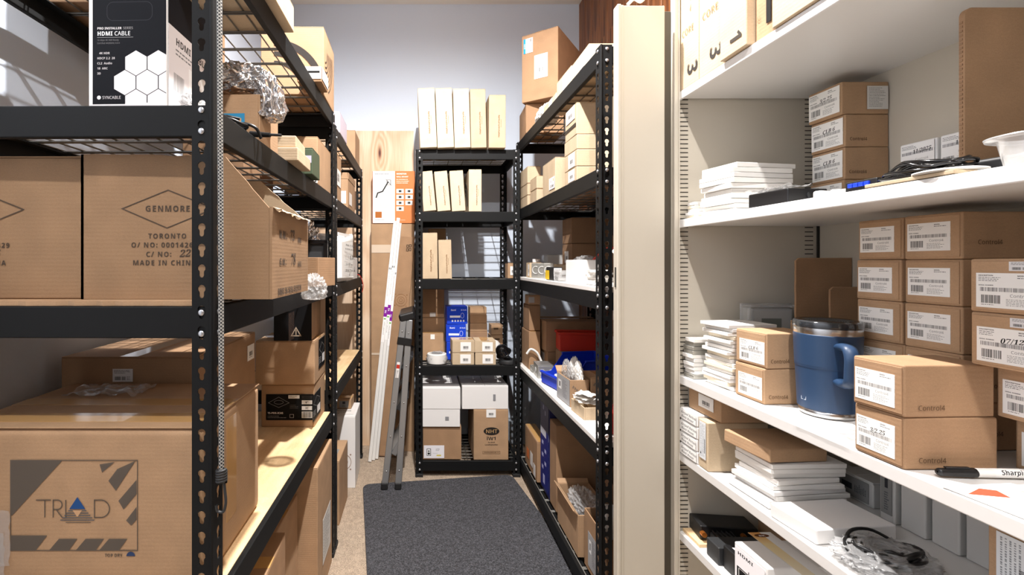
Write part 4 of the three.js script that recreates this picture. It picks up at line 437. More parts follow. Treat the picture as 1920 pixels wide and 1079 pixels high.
// bottom shelf
carton('cardboard_box', 'brown carton with a loudspeaker label on the bottom of the back rack', { x: [fx(793, 2.55), fx(865, 2.55)], D: [2.545, 2.83], y: H5[4], h: fy(800, 2.55) - H5[4], m: M.kraftRed, marks: [['f', -0.045, -0.047, 0.112, 0.07, T.spk]] });
{ const y0 = fy(800, 2.55) + 0.002, a = carton('white_box', 'white lidded carton on the carton with the loudspeaker label', { x: [fx(790, 2.535), fx(863, 2.535)], D: [2.535, 2.84], y: y0, h: fy(728, 2.535) - y0, m: M.whiteCard, tape: false, flaps: true, marks: [['f', 0.035, -0.06, 0.02, 0.02, std(0x8d8d90, 0.6)]] }); const h = fy(728, 2.535) - y0; add('lid', rb(0.217, h * 0.55, 0.309, 0.003), M.whiteCard, a, [0, h * 0.73, 0]); }
{ const y0 = H5[4] + fy(768, 2.55) - H5[4]; carton('loudspeaker_box', 'brown loudspeaker carton with a black oval emblem on the bottom shelf', { x: [fx(888, 2.545), fx(953, 2.545)], D: [2.54, 2.82], y: H5[4], h: y0 - H5[4], m: M.kraft, marks: [['f', 0, -0.004, 0.186, 0.25, T.nht], ['f', 0.0, 0.118, 0.052, 0.044, T.bar]] });
  const b = carton('white_box', 'wide white carton on top of the brown loudspeaker carton', { x: [fx(866, 2.545), fx(953, 2.545)], D: [2.545, 2.84], y: y0 + 0.002, h: fy(724, 2.545) - y0 - 0.002, m: M.whiteCard, tape: false, marks: [['f', 0.05, 0, 0.014, 0.035, std(0x8b8b8e, 0.6)]] }); }

// ---------- right rack ----------
const y1 = SR[0] + 0.0006, y2 = SR[1] + 0.0006, y3 = SR[2] + 0.0172, y4 = SR[3] + 0.0172, y5 = SR[4] + 0.0006, XF = 0.575;
{ const W = 0.19, L = 0.40, g = carton('cardboard_box', 'big brown carton with a white shipping label and blue sticker, turned askew on top', { x: [0.735 - W / 2, 0.735 + W / 2], D: [2.51 - L / 2, 2.51 + L / 2], y: y1 + 0.1545, h: 0.345, yaw: -0.63, roll: 0.0, m: M.kraftRed, marks: [['f', -0.06, 0.115, 0.05, 0.075, T.shipBlue], ['f', 0.008, -0.005, 0.07, 0.12, T.ship]] }); }
carton('cardboard_box', 'brown carton with a blue and white label under the big askew carton', { x: [0.567, 0.76], D: [2.40, 2.60], y: y1, h: 0.152, yaw: -0.05, m: M.kraftRed, marks: [['f', 0.03, 0.03, 0.05, 0.08, T.shipBlue]] });
const onR = (px0, px1, X = XF) => [fd(px1, X), fd(px0, X)];
carton('slim_box', 'pale slim box with a white label on the top right shelf by the post', { x: [XF, 0.80], D: onR(1072, 1105), y: y1, h: 0.062, m: M.kraftPale, tape: false, marks: [['l', 0.02, 0, 0.05, 0.05, M.whiteCard]] });
carton('slim_box', 'pale slim box with a white label, middle of three on the top right shelf', { x: [XF, 0.80], D: onR(1044, 1070), y: y1, h: 0.068, m: M.kraftPale, tape: false, marks: [['l', 0.02, 0, 0.05, 0.055, M.whiteCard]] });
carton('slim_box', 'pale slim box farthest of three along the top right shelf edge', { x: [XF, 0.80], D: onR(1019, 1042.5), y: y1, h: 0.035, m: M.kraftPale, tape: false, marks: [['l', 0.02, 0, 0.05, 0.028, M.whiteCard]] });
solo('paper_bag', 'crumpled white paper bag at the far end of the top right shelf', 'bag', bagGeo(0.042, 0.05, 0.085, 0.2, 1.6, 18, 31), M.paper, [0.625, y1, -2.24]);
[0.052, 0.062, 0.054].reduce((y, h, i) => { carton('cardboard_box', ['light brown box at the bottom of the tall stack on the second right shelf', 'light brown box with a white label, second in the tall stack', 'light brown plain box, third in the tall stack'][i], { x: [XF, 0.70], D: onR(1058.5, 1081.5), y, h: h - 0.0005, m: M.kraftLight, flaps: false, marks: i < 2 ? [['l', 0.015, 0, 0.07, h - 0.01, T.bar]] : [] }); return y + h; }, y2);
carton('cardboard_box', 'light brown strapped box with a white top label crowning the tall stack', { x: [XF, 0.70], D: onR(1059.5, 1081.5), y: y2 + 0.168, h: 0.115, m: M.kraftLight, marks: [['l', 0, 0.03, 0.10, 0.05, T.bar], ['l', 0, -0.02, 0.125, 0.012, M.black]] });
carton('cardboard_box', 'pale carton beside the post on the second right shelf', { x: [0.64, 0.86], D: [1.48, 1.63], y: y2, h: 0.25, m: M.kraftPale });
carton('cardboard_box', 'light brown box with a black and white side label amid the second right shelf', { x: [XF, 0.66], D: onR(1018, 1040.5), y: y2, h: 0.146, yaw: 0.01, m: M.kraftLight, marks: [['l', 0.05, -0.03, 0.05, 0.08, T.spk, Math.PI / 2]] });
for (let i = 0; i < 2; i++) carton('cardboard_box', ['small tan box, lower of two between the taller stacks', 'small tan box, upper of two between the taller stacks'][i], { x: [XF, 0.64], D: onR(994, 1006), y: y2 + i * 0.0632, h: 0.061, yaw: 0, m: M.kraftLight });
for (let i = 0; i < 3; i++) carton('cardboard_box', ['tan box at the bottom of the far stack on the second right shelf', 'tan box in the middle of the far stack on the second right shelf', 'tan box on top of the far stack on the second right shelf'][i], { x: [XF, 0.645], D: onR(974, 989), y: y2 + [0, 0.0593, 0.1205][i], h: [0.0575, 0.0595, 0.088][i], yaw: 0, m: M.kraftLight });
carton('cardboard_box', 'brown carton at the back of the second right shelf', { x: [0.74, 0.98], D: [2.05, 2.4], y: y2, h: 0.13, m: M.kraftDark });

// third shelf, white board
carton('cardboard_box', 'small tan box with a white label on the upper white board', { x: [0.585, 0.65], D: [2.42, 2.5], y: y3, h: 0.078, m: M.kraftLight, marks: [['l', 0.02, 0, 0.03, 0.06, T.bar]] });
carton('cardboard_box', 'small tan box farther along the upper white board', { x: [0.68, 0.76], D: [2.3, 2.4], y: y3, h: 0.07, m: M.kraftLight });
for (let i = 0; i < 3; i++) { const g = thing('wall_plate', ['grey wall plate with a round opening, farthest of three on the white board', 'grey wall plate with a round opening, middle of three on the white board', 'grey wall plate with a round opening, nearest of three on the white board'][i], 'plate', [0.605 + i * 0.018, y3, 2.37 - i * 0.05], -0.75 + i * 0.1, 'grey wall plates on the white board'); add('plate', rb(0.05, 0.075, 0.006, 0.003), M.galv, g, [0, 0.038, 0]); add('opening', new THREE.TorusGeometry(0.018, 0.003, 8, 24), M.grey, g, [0, 0.04, 0.004]); }
solo('cable_bag', 'clear bag of coiled black cable on the upper white board', 'bag', bagGeo(0.072, 0.06, 0.08, 0.16, 1.6, 20, 41), M.film, [0.745, y3 + 0.003, -2.05]);
solo('black_cable', 'coil of black cable inside the clear bag on the white board', 'cable', norm([0, 1, 2].map((i) => coil(0.745, y3 + 0.012 + i * 0.016, 2.05, 0.042, 0.05, 2, 0.006, 0.12))), M.cable);
{ const g = carton('small_box', 'small black and yellow box with fine print on the white board', { x: [0.585, 0.625], D: onR(1024, 1037, 0.585), y: y3, h: 0.058, yaw: 0, m: M.black, flaps: false, marks: [['l', -0.03, -0.006, 0.06, 0.04, M.yellow], ['f', 0, 0, 0.034, 0.05, T.small]] }); }
carton('white_box', 'white box with a folded lid beside the black and yellow box', { x: [0.60, 0.695], D: [1.77, 1.87], y: y3, h: 0.088, yaw: 0.1, m: M.whiteCard, tape: false });
carton('white_box', 'low white box nearest the post on the upper white board', { x: [0.70, 0.80], D: [1.50, 1.62], y: y3, h: 0.062, yaw: -0.1, m: M.whiteCard, tape: false });
for (let i = 0; i < 6; i++) solo('white_pad', `white paper pad in the low heap on the upper white board, ${ORD[5 - i]}`, 'paper', rb(0.07, 0.008, 0.1, 0.001, 1), M.paper, [0.63 + rr(-0.006, 0.006), y3 + 0.005 + i * 0.0085, -1.62 + rr(-0.02, 0.02)], [0, rr(-0.3, 0.3), 0], 'white paper pads heaped on the white board');
for (let i = 0; i < 4; i++) { const g = thing('gang_box', `small clear parts case with a ${i % 2 ? 'white' : 'grey'} insert, ${i > 1 ? 'upper' : 'lower'} layer on the white board`, 'case', [0.60 + (i % 2) * 0.052, y3 + (i > 1 ? 0.0235 : 0), 1.94 - (i % 2) * 0.01], 0.06 * i, 'clear parts cases'); add('tray', rb(0.044, 0.022, 0.06, 0.003), M.film, g, [0, 0.011, 0]); add('insert', rb(0.036, 0.012, 0.05, 0.002), i % 2 ? M.white : M.grey, g, [0, 0.010, 0]); }
solo('black_cable', 'dark tangle of black cable behind the white boxes', 'cable', norm([coil(0.87, y3, 1.76, 0.07, 0.10, 4, 0.009, 0.25), coil(0.89, y3 + 0.04, 1.64, 0.06, 0.09, 4, 0.009, 0.25)]), M.cable);
solo('red_wire', 'short red wire arching over the black cable tangle', 'wire', tube([V(0.74, y3 + 0.09, 1.95), V(0.77, y3 + 0.135, 1.88), V(0.80, y3 + 0.12, 1.8), V(0.82, y3 + 0.08, 1.74)], 0.005, 30), M.red);
carton('cardboard_box', 'dark brown carton at the back of the upper white board, lower of two', { x: [0.78, 0.985], D: [2.35, 2.5], y: y3, h: 0.175, m: M.kraftDark, marks: [['l', 0, 0.02, 0.06, 0.06, T.bar]] });
carton('cardboard_box', 'dark brown carton at the back of the upper white board, upper of two', { x: [0.78, 0.985], D: [2.35, 2.5], y: y3 + 0.177, h: 0.13, m: M.kraftDark });
carton('cardboard_box', 'dark brown carton near the post behind the crumpled paper', { x: [0.87, 0.985], D: [1.94, 2.12], y: y3, h: 0.2, m: M.kraftDark });
for (let i = 0; i < 2; i++) { const s = solo('crumpled_paper', ['sheet of crumpled grey paper over the black cables, upper', 'sheet of crumpled grey paper over the black cables, lower'][i], 'paper', sheetGeo(0.16, 0.12, 0.03, 14, i * 7), M.paper, [0.79 + i * 0.02, y3 + 0.18 - i * 0.055, -1.60 - i * 0.08]); s.rotation.set(0.3, 0.4, -0.5 + i * 0.9); }
{ const g = thing('white_jar', 'small white jar with a pale lid at the far end of the white board', 'jar', [0.65, y3, 2.54]); add('body', cyl(0.02, 0.022, 0.08, 24).translate(0, 0.04, 0), M.white, g); add('lid', cyl(0.021, 0.021, 0.018, 24).translate(0, 0.089, 0), M.whiteCard, g); }
carton('white_box', 'grey white box behind the small white jar', { x: [0.70, 0.79], D: [2.5, 2.58], y: y3, h: 0.12, m: M.grey, tape: false });

// fourth shelf, white board
{ const g = thing('gang_box', 'grey plastic clip tray at the far corner of the lower white board', 'tray', [0.622, y4, 2.393], 0.0); g.scale.set(0.8, 1, 0.8); add('tray', norm([rb(0.09, 0.006, 0.07, 0.002).clone().translate(0, 0.003, 0), rb(0.006, 0.03, 0.07, 0.002).clone().translate(-0.042, 0.015, 0), rb(0.006, 0.03, 0.07, 0.002).clone().translate(0.042, 0.015, 0), rb(0.09, 0.03, 0.006, 0.002).clone().translate(0, 0.015, 0.033), rb(0.09, 0.03, 0.006, 0.002).clone().translate(0, 0.015, -0.033)]), M.galv, g); }
{ const g = thing('junction_box', 'grey electrical junction box with round knockouts on the lower white board', 'junction box', [0.630, y4, 2.30], -0.05); add('body', rb(0.09, 0.06, 0.10, 0.004), M.galv, g, [0, 0.03, 0]); for (const x of [-0.03, 0.03]) add('knockout', cyl(0.014, 0.014, 0.003, 20).rotateX(Math.PI / 2), M.grey, g, [x * 0.75, 0.03, 0.051]); add('knockout', cyl(0.014, 0.014, 0.003, 20).rotateZ(Math.PI / 2), M.grey, g, [-0.046, 0.03, 0]); add('cover', rb(0.092, 0.004, 0.102, 0.002), M.alu, g, [0, 0.062, 0]); }
solo('white_cable', 'white cable arching up at the far end of the lower white board', 'cable', tube([V(0.57, y4 + 0.085, 2.425), V(0.59, y4 + 0.11, 2.42), V(0.62, y4 + 0.095, 2.415), V(0.64, y4 + 0.055, 2.41), V(0.645, y4 + 0.038, 2.40)], 0.006, 50), M.white);
{ const g = thing('storage_bin', 'bright blue open front storage bin on the lower white board', 'bin', [0.735, y4, 2.10], -Math.PI / 2 + 0.2); const L = 0.28, W = 0.20, H = 0.135, t = 0.004; // local: open front at +z? towards the aisle
  const side = panelGeo([[0, 0.02], [0.02, 0], [L - 0.02, 0], [L, H], [0.11, H], [0.05, 0.055], [0.0, 0.05]], t); const a = add('side', side, M.blue, g, [-W / 2, 0, L / 2], [0, Math.PI / 2, 0]); add('side', side, M.blue, g, [W / 2 - t, 0, L / 2], [0, Math.PI / 2, 0]);
  add('bottom', bx(W, t, L - 0.03, 0, t / 2, 0), M.blue, g); add('back', bx(W, H, t, 0, H / 2, -L / 2 + 0.008), M.blue, g); add('front_lip', norm([bx(W, 0.05, t, 0, 0.03, L / 2 - 0.004), rb(W + 0.01, 0.012, 0.016, 0.005).clone().translate(0, 0.054, L / 2 - 0.002)]), M.blue, g); add('rim', norm([rb(0.012, 0.010, L - 0.11, 0.004).clone().translate(-W / 2, H, -0.05), rb(0.012, 0.010, L - 0.11, 0.004).clone().translate(W / 2, H, -0.05), rb(W + 0.012, 0.010, 0.012, 0.004).clone().translate(0, H, -L / 2 + 0.008)]), M.blue, g); }
for (let i = 0; i < 4; i++) solo('white_adapter', ['small white adapter at the front left of the blue bin', 'small white adapter deep in the blue bin on the near side', 'small white adapter at the far left of the blue bin', 'small white adapter deep in the blue bin on the far side'][i], 'adapter', rb(0.035, 0.025, 0.05, 0.005), M.white, [0.66 + (i % 2) * 0.09, y4 + 0.03, -2.07 - (i >> 1) * 0.075], [0.3, i * 0.9, 0.2], 'white adapters in the blue bin');
{ const g = thing('storage_bin', 'dark red open storage bin on a carton behind the blue bin', 'bin', [0.80, y4 + 0.1306, 2.30], -0.1); const w = 0.20, d = 0.09, h = 0.085; for (const s of [-1, 1]) { add('side', rb(0.006, h, d, 0.002), M.red, g, [s * w / 2, h / 2, 0]); add('side', rb(w, h, 0.006, 0.002), M.red, g, [0, h / 2, s * d / 2]); } add('bottom', rb(w, 0.006, d, 0.002), M.red, g, [0, 0.003, 0]); add('rim', norm([rb(w + 0.02, 0.014, 0.016, 0.005).clone().translate(0, h, d / 2), rb(w + 0.02, 0.014, 0.016, 0.005).clone().translate(0, h, -d / 2)]), M.red, g); }
carton('cardboard_box', 'brown carton under the dark red bin', { x: [0.70, 0.92], D: [2.25, 2.355], y: y4, h: 0.13, m: M.kraftDark });
openCarton('cardboard_box', 'open tan box with diagonal grey printing and a grey label on the lower white board', { x: [0.588, 0.662], D: [1.80, 1.95], y: y4, h: 0.105, yaw: 0.05, m: M.kraft, fl: 0.03, spread: 1.0, only: [1], marks: [['f', 0, 0, 0.07, 0.095, T.eaton], ['l', 0, 0, 0.14, 0.1, T.greyLabel]] });
for (let i = 0; i < 4; i++) { const b = solo('white_pouch', ['crumpled white pouch nearest in the open tan box, left', 'crumpled clear pouch nearest in the open tan box, right', 'crumpled white pouch at the back of the open tan box', 'crumpled clear pouch at the back of the open tan box'][i], 'pouch', bagGeo(0.011, 0.045, 0.026, 0.2, 1.6, 16, 50 + i * 3), i % 2 ? M.paper : M.film, [0.612 + (i % 2) * 0.027, y4 + 0.082 + (i % 2) * 0.01, -1.835 - (i >> 1) * 0.08], [0, 0.1 * i, 0.15 - 0.1 * i], 'pouches in the open tan box'); }
carton('cardboard_box', 'brown printed carton shaded behind the open tan box', { x: [0.672, 0.79], D: [1.80, 1.92], y: y4, h: 0.115, m: M.kraft, marks: [['f', 0, 0, 0.12, 0.11, T.eaton]] });
openCarton('cardboard_box', 'low open tan tray with white packets near the post', { x: [0.588, 0.655], D: [1.65, 1.77], y: y4, h: 0.045, yaw: 0.06, m: M.kraftLight, only: [] });
for (let i = 0; i < 3; i++) solo('white_packet', `flat white packet in the low tan tray, ${['at the bottom', 'in the middle', 'on top'][i]}`, 'packet', sheetGeo(0.075, 0.06, 0.008, 20, i * 5, 10), M.paper, [0.62, y4 + 0.05 + i * 0.013, -1.71], [0.1, i * 0.4, -0.15], 'white packets in the low tan tray');
{ const g = thing('hand_clamp', 'red rounded hand clamp beside the post on the lower white board', 'clamp', [0.675, y4, 1.53], 0.5); add('grip', tube([[-0.04, 0.0, 0], [-0.05, 0.05, 0], [-0.02, 0.085, 0], [0.03, 0.08, 0], [0.05, 0.04, 0], [0.045, 0.0, 0]].map((p) => new THREE.Vector3(p[0], p[1] + 0.012, p[2])), 0.012, 40, 10), M.red, g); add('body', rb(0.09, 0.022, 0.03, 0.006), M.red, g, [0, 0.012, 0]); }
solo('paper_sheet', 'white paper sheet lying by the post on the lower white board', 'paper', rb(0.06, 0.0015, 0.12, 0.0005, 1), M.paper, [0.602, y4 + 0.001, -1.585], [0, 0.02, 0]);
carton('cardboard_box', 'dark brown carton at the back of the lower white board, lower of two', { x: [0.668, 0.96], D: [2.375, 2.6], y: y4, h: 0.105, m: M.kraftRed, marks: [['l', 0, 0, 0.10, 0.07, T.list]] });
carton('cardboard_box', 'dark brown carton at the back of the lower white board, upper of two', { x: [0.656, 0.96], D: [2.37, 2.6], y: y4 + 0.1065, h: 0.155, m: M.kraftRed });
carton('cardboard_box', 'brown carton in the far corner of the lower white board', { x: [0.585, 0.645], D: [2.44, 2.6], y: y4, h: 0.2, m: M.kraftRed });
carton('cardboard_box', 'small brown box with a grey label on the far corner carton', { x: [0.585, 0.648], D: [2.45, 2.53], y: y4 + 0.340, h: 0.05, m: M.kraft, marks: [['f', -0.015, 0, 0.03, 0.03, M.grey]] });
carton('cardboard_box', 'dark bundled carton between the far corner carton and the small box', { x: [0.588, 0.648], D: [2.45, 2.58], y: y4 + 0.2025, h: 0.135, m: M.kraftDark });
for (let i = 0; i < 2; i++) carton('cardboard_box', ['brown box with a white label stacked by the post, lower', 'brown box with a white label stacked by the post, upper'][i], { x: [0.83, 0.98], D: [1.885, 1.99], y: y4 + 0.125 + i * 0.14, h: 0.138, m: M.kraftDark, marks: [['l', 0, 0.02, 0.06, 0.07, T.bar]] });
carton('cardboard_box', 'brown box at the foot of the labelled stack by the post', { x: [0.83, 0.98], D: [1.885, 1.99], y: y4, h: 0.124, m: M.kraftDark });

// bottom shelf, zinc wires
{ const g = thing('clear_sleeve', 'clear plastic sleeve standing by the far post on the bottom right shelf', 'sleeve', [0.73, y5, 2.50], -0.35); add('sheet', sheetGeo(0.12, 0.40, 0.012, 8, 2).rotateX(Math.PI / 2 - 0.12), M.film, g, [0, 0.205, 0]); add('cardboard', bx(0.12, 0.30, 0.004), M.kraftDark, g, [0, 0.151, -0.05]); }
{ const g = carton('cardboard_box', 'flat brown carton with orange and white labels behind the clear sleeve', { x: [0.588, 0.645], D: [2.28, 2.54], y: y5, h: 0.20, m: M.kraftRed, marks: [['l', -0.06, -0.03, 0.05, 0.05, M.orange], ['l', 0.02, -0.03, 0.05, 0.07, M.whiteCard], ['l', 0.08, -0.06, 0.04, 0.06, M.whiteCard]] }); }
carton('blue_box', 'tall dark blue lighting carton on the bottom right shelf', { x: [0.60, 0.76], D: onR(1013.5, 1030, 0.60), y: y5, h: 0.475, yaw: 0, m: M.blueDark, tape: false, marks: [['l', 0, 0, 0.135, 0.44, T.bluePack], ['f', 0.02, 0.12, 0.09, 0.045, T.lu]] });
carton('flat_carton', 'large upright flat brown carton on the bottom right shelf', { x: [0.60, 0.97], D: onR(1031, 1043, 0.60), y: y5, h: 0.375, yaw: 0, m: M.kraftRed, tape: false });
{ openCarton('cardboard_box', 'open carton filled with bubble wrap on the bottom right shelf', { x: [0.588, 0.72], D: [1.70, 1.95], y: y5, h: 0.155, yaw: 0.0, m: M.kraft, fl: 0.02, spread: 0.9, only: [1, 2] }); solo('bubble_wrap', 'clear bubble wrap heaped in the open carton', 'packing', bagGeo(0.044, 0.045, 0.085, 0.22, 1.9, 20, 61), M.film, [0.652, y5 + 0.11, -1.82]); }
openCarton('cardboard_box', 'brown open carton with black parts behind the bubble wrap', { x: [0.74, 0.93], D: [1.68, 1.9], y: y5, h: 0.24, m: M.kraftDark, fl: 0.02, spread: 0.8, only: [0] });
for (let i = 0; i < 2; i++) solo('black_fitting', `black plastic fitting in the brown open carton, ${['nearer the aisle', 'nearer the wall'][i]}`, 'fitting', rb(0.03, 0.09, 0.02, 0.004), M.black, [0.79 + i * 0.06, y5 + 0.225, -1.78], [0.2, 0.3, 0.4 - i * 0.6], 'black fittings in the open carton');
openCarton('cardboard_box', 'brown carton with white packets and a green tag nearest the post', { x: [0.60, 0.76], D: [1.47, 1.67], y: y5, h: 0.20, m: M.kraftRed, fl: 0.05, spread: 0.2, only: [3], marks: [['l', -0.02, -0.02, 0.08, 0.12, T.greyLabel], ['l', 0.05, -0.075, 0.03, 0.03, std(0x5fd04a, 0.5)]] });
for (let i = 0; i < 3; i++) solo('white_packet', `white paper packet in the carton with the green tag, ${['nearest the front', 'in the middle', 'at the back'][i]}`, 'packet', sheetGeo(0.07, 0.12, 0.012, 18, i * 4 + 2, 12).rotateX(1.3), M.paper, [0.665, y5 + 0.175, -1.515 - i * 0.05], [0, 0.15, -0.2], 'packets in the carton with the green tag');
for (let i = 0; i < 2; i++) solo('wood_strip', ['thin wood strip on the carpet under the bottom wires, nearer the aisle', 'thin wood strip on the carpet under the bottom wires, farther from the aisle'][i], 'strip', rb(0.018, 0.010, 0.30, 0.002), M.kraftLight, [0.625 + i * 0.024, 0.006, -2.30], [0, 0.03, 0], 'wood strips under the bottom wires');

// ---------- cabinet contents ----------
const onC = (px0, px1, X) => [fd(px1, X), fd(px0, X)];
const cy = CS.map((y) => y + 0.0006);
// top shelf
[[1274, 1309.5, 'three', 'pale tall carton marked with a sideways three at the cabinet corner'], [1310.5, 1358.5, 'three', 'pale tall carton marked with a sideways three, second along the top cabinet shelf'], [1360, 1411, 'one', 'pale tall carton marked with a sideways one on the top cabinet shelf']].forEach(([a, b, n, label], i) => { const D = onC(a, b, 0.664), w = D[1] - D[0] - 0.001; const m = [['l', 0, 0.02, w * 0.9, 0.33, T.core]]; m.push(n === 'three' ? ['l', 0.016, -0.148, 0.045, 0.07, T.three] : ['l', 0.01, -0.158, 0.045, 0.045, T.one]); carton('tall_carton', label, { x: [0.664 - (i === 2 ? 0.012 : 0), 0.94], D, y: cy[0], h: 0.376, yaw: 0, m: M.kraftLight, marks: m }); });
carton('cardboard_box', 'darker corrugated carton with a black bar on the top cabinet shelf', { x: [0.668, 0.95], D: onC(1412, 1446, 0.664), y: cy[0], h: 0.37, yaw: 0, m: M.kraft, marks: [['l', 0.014, -0.13, 0.012, 0.06, M.black], ['l', -0.012, -0.14, 0.03, 0.015, T.co, Math.PI / 2]] });
carton('tall_carton', 'pale wide carton nearest on the top cabinet shelf', { x: [0.656, 0.95], D: onC(1447, 1620, 0.656), y: cy[0], h: 0.36, yaw: 0, m: M.kraftLight, marks: [['l', -0.03, -0.12, 0.06, 0.03, T.co]] });
// second shelf
['lowest', 'second from the bottom', 'third from the bottom', 'topmost'].forEach((n, i) => carton('parts_box', `brown mailer box, ${n} of the stack directly under the top cabinet shelf`, { x: [0.918 + [0, 0.004, 0.002, -0.004][i], 1.016], D: [1.0, 1.085], y: cy[1] + i * 0.0705, h: 0.07, yaw: [0.01, -0.02, 0.015, 0][i], m: M.kraft, flaps: false, end: 'l', marks: [['l', 0, 0, 0.078, 0.058, [T.c4, T.c4c, T.c4c, T.c4a][i]], ...(i === 3 ? [['f', 0.025, 0.0, 0.045, 0.05, T.list]] : [['f', -0.015, -0.018, 0.05, 0.0125, T.c4logo]])] }));
[[0.862, 0.928, 'farther'], [0.79, 0.857, 'nearer']].forEach(([a, b, n]) => ['lower', 'upper'].forEach((u, i) => carton('parts_box', `white mailer box with handwriting, ${u} in the ${n} column behind the cables`, { x: [0.965, 1.015], D: [a, b], y: cy[1] + i * 0.0625, h: 0.062, yaw: 0, m: M.whiteCard, flaps: false, marks: [['l', 0, 0, 0.06, 0.056, T.c4w]] })));
{ const g = thing('cardboard_sheet', 'large dark brown corrugated panel with rounded corners standing in the cabinet', 'cardboard', [0.80, cy[1] + 0.0012, 0.685], 0); const s = new THREE.Shape(), w = 0.212, h = 0.262, r = 0.012; s.moveTo(0, 0); s.lineTo(w, 0); s.lineTo(w, h); s.lineTo(r, h); s.absarc(r, h - r, r, Math.PI / 2, Math.PI); s.lineTo(0, 0); add('sheet', uvm(new THREE.ExtrudeGeometry(s, { depth: 0.006, bevelEnabled: true, bevelSize: 0.0008, bevelThickness: 0.0008, bevelSegments: 1 })), M.kraftRed, g); const gs = []; for (let y = 0.006; y < h - 0.016; y += 0.0062) gs.push(bx(0.003, 0.003, 0.004, -0.0005, y, 0.003)); add('fluting', norm(gs), M.kraftDark, g).userData.kind = 'stuff'; }
function pads(name, label, group, x, y, D, n, w, d, t, jit, turn = 0, m = M.paper) { const gs = [[1, 1], [0.97, 0.94], [0.92, 1], [0.86, 0.9]].map(([a, b]) => rb(w * a, t * 0.92, d * b, 0.0012, 1)); for (let i = 0; i < n; i++) { const up = n - 1 - i; const o = solo(name, `${label}, ${ORD[up]}`, 'pad', gs[Math.floor(rnd() * 4)], Array.isArray(m) ? m[Math.floor(rnd() * m.length)] : m, [x + rr(-jit, jit), y + t * (i + 0.5), -D + rr(-jit, jit)], [0, turn + rr(-0.06, 0.06), 0], group); if (i % 2 === 0) add('cover', rb(w * 0.85, 0.0008, d * 0.88, 0.0003, 1), M.whiteCard, o, [0, t * 0.45, 0]); } }
pads('white_pad', 'white pad in the sloppy pile on the second cabinet shelf', 'white pads in the pile on the second cabinet shelf', 0.760, cy[1], 1.075, 10, 0.15, 0.10, 0.0112, 0.007, 0.12, [M.paper, M.cream, M.white, M.paper]);
pads('white_pad', 'thin white pad in the low pile against the cabinet corner', 'white pads at the cabinet corner', 0.712, cy[1], 1.150, 5, 0.08, 0.035, 0.008, 0.003, 0, [M.paper, M.cream]);
{ const g = thing('network_device', 'black network device in clear wrap with ports on its front', 'device', [0.715, cy[1], 0.90], 0.1); g.scale.set(0.62, 1, 1); add('case', rb(0.13, 0.028, 0.09, 0.003), M.black, g, [0, 0.014, 0]); add('port', rb(0.013, 0.011, 0.004, 0.001), M.copper, g, [0.028, 0.014, 0.044]); add('socket', rb(0.009, 0.008, 0.002, 0.0005), M.blackGloss, g, [0.028, 0.014, 0.0462]); add('port', cyl(0.005, 0.005, 0.004, 14).rotateX(Math.PI / 2), M.darkPlastic, g, [0.0, 0.015, 0.045]); add('port', cyl(0.0045, 0.0045, 0.004, 14).rotateX(Math.PI / 2), M.steel, g, [0.05, 0.014, 0.045]); add('wrap', sheetGeo(0.08, 0.10, 0.006, 24, 9, 16), M.film, g, [-0.035, 0.031, 0.0]); }
for (let i = 0; i < 3; i++) { const g = thing('white_plug', ['white wall plug lying on the second cabinet shelf, beside the black device', 'white wall plug with a teal tip on the second cabinet shelf', 'white wall plug beside the black terminal strip'][i], 'plug', [0.722 + i * 0.013, cy[1], 0.828 - i * 0.012], [0.3, 0.9, 0.2][i]); add('body', rb(0.026, 0.018, 0.016, 0.004), M.white, g, [0, 0.0095, 0]); add('prong', rb(0.012, 0.005, 0.008, 0.001), i === 1 ? std(0x5fc4b4, 0.5) : M.whiteCard, g, [0.018, 0.010, 0]); }
{ const g = thing('control_module', 'grey control module with a black terminal strip and blue plugs', 'module', [0.772, cy[1], 0.762], 0.0); add('case', rb(0.09, 0.026, 0.056, 0.003), M.galv, g, [0.006, 0.013, 0]); add('terminal_strip', rb(0.010, 0.025, 0.055, 0.002), M.black, g, [-0.040, 0.0135, 0]); for (let i = 0; i < 4; i++) add('blue_plug', rb(0.004, 0.007, 0.008, 0.001), M.blue, g, [-0.0462, 0.019, -0.016 + i * 0.0095]); for (let i = 0; i < 6; i++) add('screw_terminal', rb(0.003, 0.005, 0.006, 0.001), M.darkPlastic, g, [-0.0458, 0.006, -0.022 + i * 0.009]); }
solo('black_cable', 'bundle of glossy black power cable on the second cabinet shelf', 'cable', norm([coil(0.728, cy[1] + 0.001, 0.672, 0.026, 0.045, 4, 0.0027, 0.25), coil(0.735, cy[1] + 0.010, 0.662, 0.02, 0.04, 3, 0.0027, 0.3), tube([V(0.72, cy[1] + 0.01, 0.71), V(0.725, cy[1] + 0.036, 0.685), V(0.73, cy[1] + 0.03, 0.65), V(0.735, cy[1] + 0.008, 0.62)], 0.0027, 40)]), M.blackGloss);
{ const g = thing('power_strip', 'black power adapter brick behind the cable bundle', 'adapter', [0.79, cy[1], 0.59], 0.1); add('body', rb(0.05, 0.03, 0.11, 0.006), M.black, g, [0, 0.0155, 0]); add('lead', tube([[0, 0.015, -0.05], [-0.01, 0.02, -0.08], [-0.03, 0.02, -0.09]].map((p) => new THREE.Vector3(...p)), 0.0035, 20), M.cable, g); }
solo('wood_strip', 'thin pale wood strip under the cables on the second cabinet shelf', 'strip', rb(0.03, 0.005, 0.115, 0.001), M.kraftLight, [0.677, cy[1] + 0.003, -0.63], [0, 0.0, 0]);
